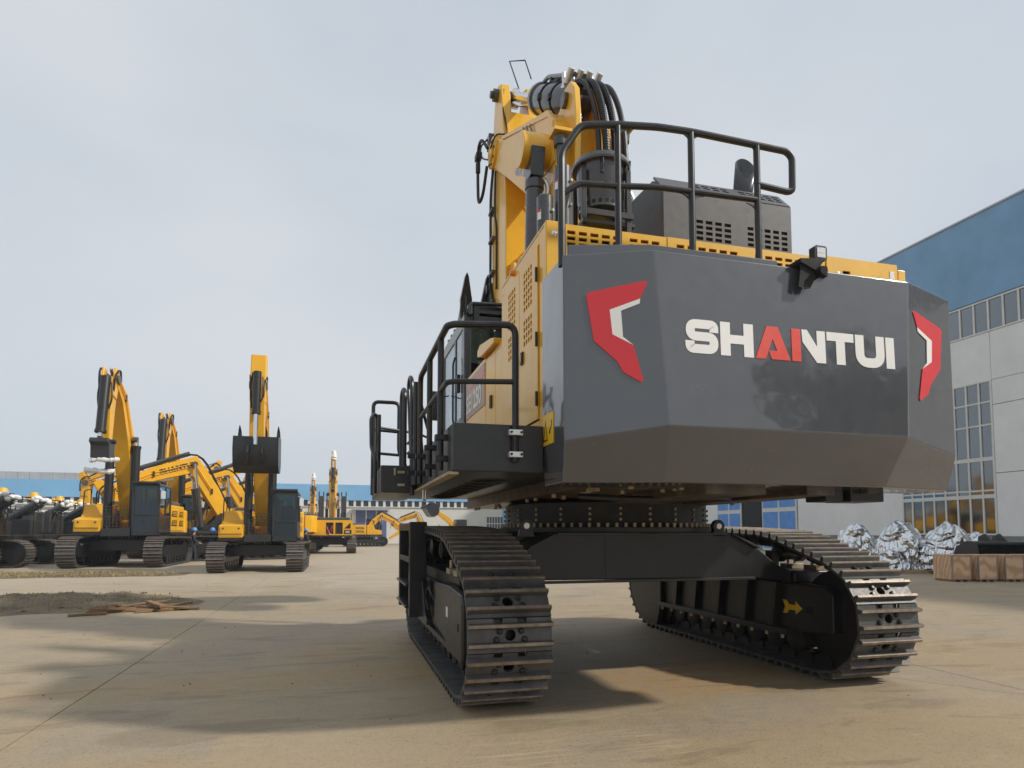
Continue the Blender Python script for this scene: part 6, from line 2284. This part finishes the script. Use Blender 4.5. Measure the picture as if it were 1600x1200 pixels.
def skin_mesh(name, joints, edges, mat, parent, subd=1):
    me = bpy.data.meshes.new(name)
    me.from_pydata([j[0] for j in joints], edges, [])
    o = bpy.data.objects.new(name, me)
    col.objects.link(o)
    o.parent = parent
    me.materials.append(MAT[mat])
    o.modifiers.new('skin', 'SKIN')
    if not me.skin_vertices:
        bpy.context.view_layer.objects.active = o
    layer = me.skin_vertices[0].data
    for i, j in enumerate(joints):
        r = j[1]
        layer[i].radius = r if isinstance(r, tuple) else (r, r)
    layer[0].use_root = True
    sd = o.modifiers.new('sub', 'SUBSURF')
    sd.levels = sd.render_levels = subd
    for p in me.polygons:
        p.use_smooth = True
    return o


def person(label, loc, rz, cloth, stance=0.12, arm=0.25, turn=0.0):
    root = empty('person', loc, rz)
    tag(root, label, 'person', 'workers in helmets among the excavators')
    J = {'pelvis': ((0, 0, 0.95), (0.15, 0.11)), 'waist': ((0, 0.0, 1.1), (0.14, 0.10)), 'chest': ((0, 0.01, 1.32), (0.17, 0.115)), 'neck': ((0, 0.02, 1.48), 0.06), 'chin': ((0, 0.04, 1.56), 0.075), 'head': ((0, 0.04, 1.66), 0.095), 'crown': ((0, 0.03, 1.74), 0.075)}
    for s, n in ((-1, 'l'), (1, 'r')):
        J['hip' + n] = ((s * 0.09, 0, 0.9), 0.095)
        J['knee' + n] = ((s * 0.10, s * stance * 0.5 + 0.03, 0.5), 0.066)
        J['ankle' + n] = ((s * 0.10, s * stance, 0.09), 0.045)
        J['toe' + n] = ((s * 0.11, s * stance + 0.17, 0.04), 0.036)
        J['sh' + n] = ((s * 0.19, 0.0, 1.40), 0.065)
        J['elb' + n] = ((s * 0.25, 0.03, 1.13), 0.045)
        J['wri' + n] = ((s * 0.20, 0.05 + arm, 1.0), 0.033)
        J['palm' + n] = ((s * 0.18, 0.12 + arm, 0.98), (0.022, 0.04))
    E = [('pelvis', 'waist'), ('waist', 'chest'), ('chest', 'neck'), ('neck', 'chin'), ('chin', 'head'), ('head', 'crown')]
    for n in 'lr':
        E += [('pelvis', 'hip' + n), ('hip' + n, 'knee' + n), ('knee' + n, 'ankle' + n), ('ankle' + n, 'toe' + n), ('chest', 'sh' + n), ('sh' + n, 'elb' + n), ('elb' + n, 'wri' + n), ('wri' + n, 'palm' + n)]
        for f, (dx, l) in enumerate(((-0.03, 0.07), (-0.01, 0.085), (0.012, 0.08), (0.03, 0.06))):
            base = Vector(J['palm' + n][0])
            J['f%d%s' % (f, n)] = (tuple(base + Vector((dx * 0.8, 0.05 + l * 0.4, -0.02))), 0.010)
            J['g%d%s' % (f, n)] = (tuple(base + Vector((dx, 0.06 + l * 0.6, -0.05))), 0.008)
            E += [('palm' + n, 'f%d%s' % (f, n)), ('f%d%s' % (f, n), 'g%d%s' % (f, n))]
        s = -1 if n == 'l' else 1
        base = Vector(J['palm' + n][0])
        J['th' + n] = (tuple(base + Vector((-s * 0.045, 0.02, 0.0))), 0.011)
        E += [('palm' + n, 'th' + n)]
    keys = list(J)
    body = skin_mesh('body', [J[k] for k in keys], [(keys.index(a), keys.index(b)) for a, b in E], 'skin', root)
    ck = [k for k in keys if k[:4] in ('pelv', 'wais', 'ches') or k[:-1] in ('hip', 'knee', 'ankle', 'sh', 'elb', 'wri')]
    CJ = []
    for k in ck:
        p, r = J[k]
        r = (r, r) if not isinstance(r, tuple) else r
        CJ.append((p, (r[0] + 0.022, r[1] + 0.022)))
    CE = [(ck.index(a), ck.index(b)) for a, b in E if a in ck and b in ck]
    skin_mesh('coverall', CJ, CE, cloth, root)
    for n in 'lr':
        a, t = Vector(J['ankle' + n][0]), Vector(J['toe' + n][0])
        mb = MB()
        mb.box(a.x - 0.055, a.x + 0.055, a.y - 0.09, t.y + 0.05, 0.0, 0.06)
        mb.prism([(a.y - 0.08, 0.05), (t.y + 0.04, 0.05), (t.y, 0.09), (a.y + 0.06, 0.16), (a.y - 0.07, 0.16)], a.x - 0.05, a.x + 0.05, 'x')
        mb.build('boot', 'boot', root, 0.02)
    mb = MB()
    mb.lathe([(0.155, 0.0), (0.15, 0.02), (0.13, 0.03), (0.127, 0.08), (0.10, 0.14), (0.05, 0.17), (0.01, 0.175)], (0, 0.035, 1.68), (0, 0.1, 1), 18)
    mb.prism([(0.13, 1.69), (0.22, 1.675), (0.22, 1.685), (0.13, 1.71)], -0.08, 0.08, 'x')
    mb.build('helmet', 'helmet_blue', root)
    mb = MB()
    mb.lathe([(0.101, 0.0), (0.106, 0.05), (0.104, 0.1)], (0, 0.02, 1.60), (0, -0.1, 1), 14)
    mb.build('hair', 'hair_dark', root)
    mb = MB()
    mb.prism([(0.13, 1.64), (0.165, 1.60), (0.13, 1.595)], -0.014, 0.014, 'x')
    for s in (-1, 1):
        mb.lathe([(0.02, 0), (0.028, 0.01), (0.01, 0.02)], (s * 0.095, 0.03, 1.63), (s, 0, 0), 8)
    mb.build('face', 'skin', root)
    mb = MB()
    for s in (-1, 1):
        mb.lathe([(0.012, 0), (0.008, 0.006)], (s * 0.035, 0.131, 1.655), (0, 1, 0), 6)
    mb.box(-0.025, 0.025, 0.128, 0.136, 1.572, 1.578)
    mb.build('features', 'hair_dark', root)
    return root


person('worker in dark overalls and blue helmet standing beside the coupler machine', (-11.0, 30.6, 0), R(-70), 'navy_cloth', 0.10, 0.2)
person('worker in light blue denim half hidden behind the bucket machine track', (-10.25, 31.6, 0), R(-110), 'blue_cloth', 0.06, 0.25)
person('worker in dark clothes standing just right of the bucket machine', (-5.5, 37.6, 0), R(-60), 'navy_cloth', 0.1, 0.1)
# ================================================================ props
# ---- loose planks by the soil bank
def plank_mat(name, c0, c1):
    m, nt, b = new_mat(name)
    vec = node(nt, 'ShaderNodeTexCoord').outputs['Object']
    g = noise(nt, stretch(nt, vec, (2.0, 30.0, 30.0)), 1.0, 6, 0.6, 0.8)
    base = ramp(nt, g, 0.3, 0.7, c0, c1)
    n2 = noise(nt, vec, 3.0, 5, 0.6)
    base = mixc(nt, mth(nt, 'MULTIPLY', ramp(nt, n2, 0.5, 0.75), 0.5), base, tuple(c * 0.5 for c in c0))
    nt.links.new(base, b.inputs['Base Color'])
    b.inputs['Roughness'].default_value = 0.8
    bump(nt, b, g, 0.4, 0.004)


plank_mat('plank_wood', (0.13, 0.075, 0.04), (0.36, 0.23, 0.12))
plank_mat('pallet_wood', (0.30, 0.19, 0.10), (0.48, 0.33, 0.19))
rnd = random.Random(21)
spots = [(-7.35, 6.75, 0.035, 1.5, 8, 0.0), (-7.0, 6.98, 0.035, 1.2, -20, 0.0), (-6.75, 6.72, 0.035, 1.0, 26, 0.0), (-7.62, 6.60, 0.085, 0.85, 38, 4.0),
         (-7.0, 6.85, 0.085, 1.45, -6, 3.0), (-6.62, 7.05, 0.09, 0.9, 58, 0.0), (-7.2, 6.9, 0.14, 1.1, 20, -4.0), (-7.85, 6.95, 0.10, 0.85, -38, -7.0),
         (-6.9, 6.75, 0.15, 0.6, -50, 5.0), (-7.95, 6.30, 0.03, 0.62, 14, 0.0), (-6.35, 6.85, 0.03, 0.5, -12, 0.0)]
PL = ['longest brown plank lying flat at the base of the timber pile', "flat plank angled down to the right near the pile's middle", "short plank at the pile's right half, tilted up to the right", "short offcut raised on the pile's left side", 'long plank resting level on top of the lower timbers', "plank pointing steeply away at the pile's right end", 'topmost middle plank of the timber pile', 'raised offcut pointing left away from the pile', 'small offcut lying crosswise on the very top of the pile', "separate short beam in front of the pile's left end", 'small offcut at the far right end of the timber pile']
for pk, (x, y, z, l, a, tilt) in enumerate(spots):
    mb = MB()
    w, h = rnd.uniform(0.08, 0.13), rnd.uniform(0.03, 0.055)
    n = 6
    prof = []
    vs, fs = [], []
    for i in range(n + 1):
        t = (i / n - 0.5) * l
        dz = rnd.uniform(-.004, .004)
        vs += [(t, -w / 2 + rnd.uniform(-.004, .004), -h / 2 + dz), (t, w / 2 + rnd.uniform(-.004, .004), -h / 2 + dz), (t, w / 2, h / 2 + dz), (t, -w / 2, h / 2 + dz)]
    for i in range(n):
        for k in range(4):
            fs.append((i * 4 + k, i * 4 + (k + 1) % 4, (i + 1) * 4 + (k + 1) % 4, (i + 1) * 4 + k))
    fs += [(3, 2, 1, 0), (n * 4, n * 4 + 1, n * 4 + 2, n * 4 + 3)]
    mb.add(vs, fs)
    o = mb.build('plank', 'plank_wood', None, 0.006, smooth=0)
    o.location = (x, y, z)
    o.rotation_euler = (0, R(tilt), R(a))
    tag(o, PL[pk], 'plank', 'timber offcuts in the pile')

# ---- plywood crates on the right


def crate_mat():
    m, nt, b = new_mat('plywood')
    vec = node(nt, 'ShaderNodeTexCoord').outputs['Object']
    oi = node(nt, 'ShaderNodeObjectInfo')
    w = node(nt, 'ShaderNodeTexWave', wave_type='RINGS', Scale=1.1, Distortion=7.0, Detail=3.0)
    w.inputs['Detail Scale'].default_value = 1.2
    mp = node(nt, 'ShaderNodeMapping', Scale=(2.2, 2.2, 0.9))
    add = node(nt, 'ShaderNodeVectorMath', operation='ADD')
    nt.links.new(vec, add.inputs[0])
    nt.links.new(oi.outputs['Random'], add.inputs[1])
    nt.links.new(add.outputs[0], mp.inputs['Vector'])
    nt.links.new(mp.outputs['Vector'], w.inputs['Vector'])
    base = ramp(nt, w.outputs['Fac'], 0.15, 0.85, (0.50, 0.29, 0.16), (0.66, 0.44, 0.27))
    nz = noise(nt, vec, 3.0, 5)
    base = mixc(nt, mth(nt, 'MULTIPLY', ramp(nt, nz, 0.5, 0.8), 0.3), base, (0.2, 0.12, 0.07))
    nt.links.new(base, b.inputs['Base Color'])
    b.inputs['Roughness'].default_value = 0.65


crate_mat()
surf('strip_steel', (0.30, 0.26, 0.22), 0.45, metal=0.5, var=0.1)
CR = [('plywood crate at the left end of the crate row', 15.68, 8.50), ('plywood crate, second from the left of the crate row', 16.52, 8.30),
      ('plywood crate, third from the left of the crate row', 17.38, 8.10), ('plywood crate cut by the right picture edge', 18.25, 7.9)]
for lab, x, y in CR:
    root = empty('crate', (x, y, 0), R(-12))
    tag(root, lab, 'crate', 'plywood crates in a row')
    W, Dp, H = 0.64, 0.86, 0.84
    mb = MB()
    mb.box(0, W, 0, 0.02, 0.07, H)
    mb.build('front_panel', 'plywood', root, 0.002, smooth=0)
    mb = MB()
    mb.box(0, 0.02, 0.021, Dp, 0.07, H)
    mb.build('side_panel', 'plywood', root, 0.002, smooth=0)
    mb = MB()
    mb.box(W - 0.02, W, 0.021, Dp, 0.07, H)
    mb.build('side_panel', 'plywood', root, 0.002, smooth=0)
    mb = MB()
    mb.box(0.021, W - 0.021, Dp - 0.02, Dp, 0.07, H)
    mb.build('back_panel', 'plywood', root, 0.002, smooth=0)
    mb = MB()
    mb.box(-0.005, W + 0.005, -0.005, Dp + 0.005, H, H + 0.02)
    mb.build('lid', 'plywood', root, 0.003, smooth=0)
    for cx_, cy_ in ((0, 0), (W, 0)):
        mb = MB()
        s_ = 1 if cx_ == 0 else -1
        a, b = sorted((cx_ - s_ * 0.004, cx_ + s_ * 0.035))
        mb.box(a, b, -0.004, -0.001, 0.07, H)
        a, b = sorted((cx_ - s_ * 0.004, cx_ - s_ * 0.001))
        mb.box(a, b, -0.004, 0.035, 0.07, H)
        mb.build('edge_strip', 'strip_steel', root, smooth=0)
    mb = MB()
    for z in (0.07, H - 0.03):
        mb.box(0.036, W - 0.036, -0.003, -0.0005, z, z + 0.03)
    mb.build('rim_strip', 'strip_steel', root, smooth=0)
    for dx in (0.04, W / 2 - 0.04, W - 0.12):
        mb = MB()
        mb.box(dx, dx + 0.08, 0.02, Dp - 0.02, 0, 0.068)
        mb.build('skid', 'old_timber', root, 0.004, smooth=0)

# ---- foil wrapped machine parts on pallets


def foil_mat():
    m, nt, b = new_mat('foil')
    vec = node(nt, 'ShaderNodeTexCoord').outputs['Object']
    n1 = noise(nt, vec, 0.9, 1, 0.4, 2.2)
    n2 = noise(nt, stretch(nt, vec, (1.0, 2.2, 0.8)), 2.0, 1, 0.4, 1.6)
    v = node(nt, 'ShaderNodeTexVoronoi', Scale=3.5)
    nt.links.new(vec, v.inputs['Vector'])
    h = mth(nt, 'ADD', mth(nt, 'MULTIPLY', n1, 1.4), mth(nt, 'ADD', mth(nt, 'MULTIPLY', n2, 0.45), mth(nt, 'MULTIPLY', v.outputs['Distance'], 0.06)))
    b.inputs['Base Color'].default_value = (0.78, 0.79, 0.80, 1)
    b.inputs['Metallic'].default_value = 1.0
    b.inputs['Roughness'].default_value = 0.1
    bump(nt, b, h, 1.0, 0.5)


foil_mat()


def foil_heap(label, loc, blobs, seed, rz=0.0):
    """sheet pulled over a few humps: highest hump wins, creased, with a skirt on the pallet"""
    from mathutils import noise as mn
    root = empty('wrapped_load', loc, rz)
    tag(root, label, 'wrapped load', 'foil wrapped loads by the hall')
    n = 56
    rj = random.Random(seed)
    L = max(abs(b[0]) + b[2] for b in blobs) + 0.12
    Wd = max(abs(b[1]) + b[3] for b in blobs) + 0.12
    vs, fs = [], []
    for i in range(n + 1):
        for j in range(n + 1):
            x, y = (i / n * 2 - 1) * L, (j / n * 2 - 1) * Wd
            z = 0.0
            for bx_, by_, rx, ry, h in blobs:
                q = ((x - bx_) / rx) ** 2 + ((y - by_) / ry) ** 2
                z = max(z, h * max(0, 1 - q) ** 0.36 if q < 1 else 0)
            c = mn.noise(Vector((x * 1.6, y * 1.6, seed))) * 0.16 - abs(mn.noise(Vector((x * 1.7 + y, y * 1.3 - x, seed + 9)))) * 0.2 + abs(mn.noise(Vector((x * 3 - y, y * 2 + x, seed + 4)))) * 0.06
            if z > 0:
                z = max(0.02, z * (1 + c) + c * 0.2)
            e = 0.008 if z > 0.03 else 0.0
            vs.append((x + rj.uniform(-e, e), y + rj.uniform(-e, e), z + 0.15 + rj.uniform(-e, e) * 0.9))
    w = n + 1
    for i in range(n):
        for j in range(n):
            q = (i * w + j, (i + 1) * w + j, (i + 1) * w + j + 1, i * w + j + 1)
            if max(vs[k][2] for k in q) > 0.152:
                fs.append(q)
    mb = MB()
    mb.add(vs, fs)
    fs_ = mb.build('foil_sheet', 'foil', root, smooth=180)
    sub = fs_.modifiers.new('s', 'SUBSURF')
    sub.subdivision_type = 'SIMPLE'
    sub.levels = sub.render_levels = 1
    pal = empty('pallet')
    pal.parent = root
    k = 0
    for x in [-L + 0.12 + i * 0.24 for i in range(int(2 * L / 0.24))]:
        mb = MB()
        mb.box(x, x + 0.16, -Wd, Wd, 0.115, 0.14)
        mb.build('deck_board', 'pallet_wood', pal, 0.004, smooth=0)
    for y in (-Wd, -0.06, Wd - 0.12):
        mb = MB()
        mb.box(-L, L, y, y + 0.12, 0.0, 0.113)
        mb.build('runner', 'pallet_wood', pal, 0.004, smooth=0)
    return root


foil_heap('silver foil load with a long slanted top, leftmost of the wrapped loads', (18.9, 15.2, 0), [(-0.5, 0, 0.9, 0.75, 1.75), (0.5, 0.1, 0.9, 0.6, 1.2), (1.1, -0.1, 0.6, 0.6, 0.8)], 1, R(-12))
foil_heap('silver foil load with a tall rounded hump, middle of the wrapped loads', (18.5, 12.9, 0), [(-0.2, 0.1, 0.9, 0.85, 1.85), (0.7, -0.2, 0.8, 0.7, 1.15), (-0.9, -0.4, 0.5, 0.5, 0.8)], 5, R(-15))
foil_heap('silver and white foil load beside the black loader bucket', (20.2, 12.1, 0), [(-0.3, 0.1, 0.95, 0.9, 1.8), (0.9, 0.0, 0.8, 0.7, 1.3)], 9, R(-10))
lb = empty('loader_bucket', (19.3, 9.9, 0), R(165))
tag(lb, 'black loader bucket standing behind the plywood crates', 'bucket')
bucket(lb, 0, 0.72, 2.1, 1.05, 1, R(-75), 'bucket_shell', teeth=0)
mb = MB()
mb.box(-1.0, 1.0, -0.5, 0.5, 0, 0.12)
mb.build('timber_base', 'old_timber', lb, 0.01)
lf = empty('spare_boards', (16.9, 14.6, 0), R(-15))
tag(lf, 'pale timber boards lying left of the foil loads', 'boards')
for k in range(4):
    mb = MB()
    mb.box(-0.9, 0.9, -0.3 + k * 0.2, -0.14 + k * 0.2, 0.0 + 0.12 * (k % 2), 0.1 + 0.12 * (k % 2))
    mb.build('board', 'pallet_wood', lf, 0.006, smooth=0)

# ================================================================ hazy air
mb = MB()
mb.box(-305, 305, -55, 505, -1.1, 24.5)
hz_ = mb.mesh('haze', 'dark_hole', 0)
hz_.materials.clear()
hm = bpy.data.materials.new('haze')
hm.use_nodes = True
ht = hm.node_tree
ht.nodes.remove(ht.nodes['Principled BSDF'])
pv = ht.nodes.new('ShaderNodeVolumePrincipled')
pv.inputs['Color'].default_value = (0.86, 0.90, 0.95, 1)
pv.inputs['Density'].default_value = 0.0008
ht.links.new(pv.outputs['Volume'], ht.nodes['Material Output'].inputs['Volume'])
hz_.materials.append(hm)
ho = bpy.data.objects.new('haze', hz_)
col.objects.link(ho)
ho['kind'] = 'stuff'
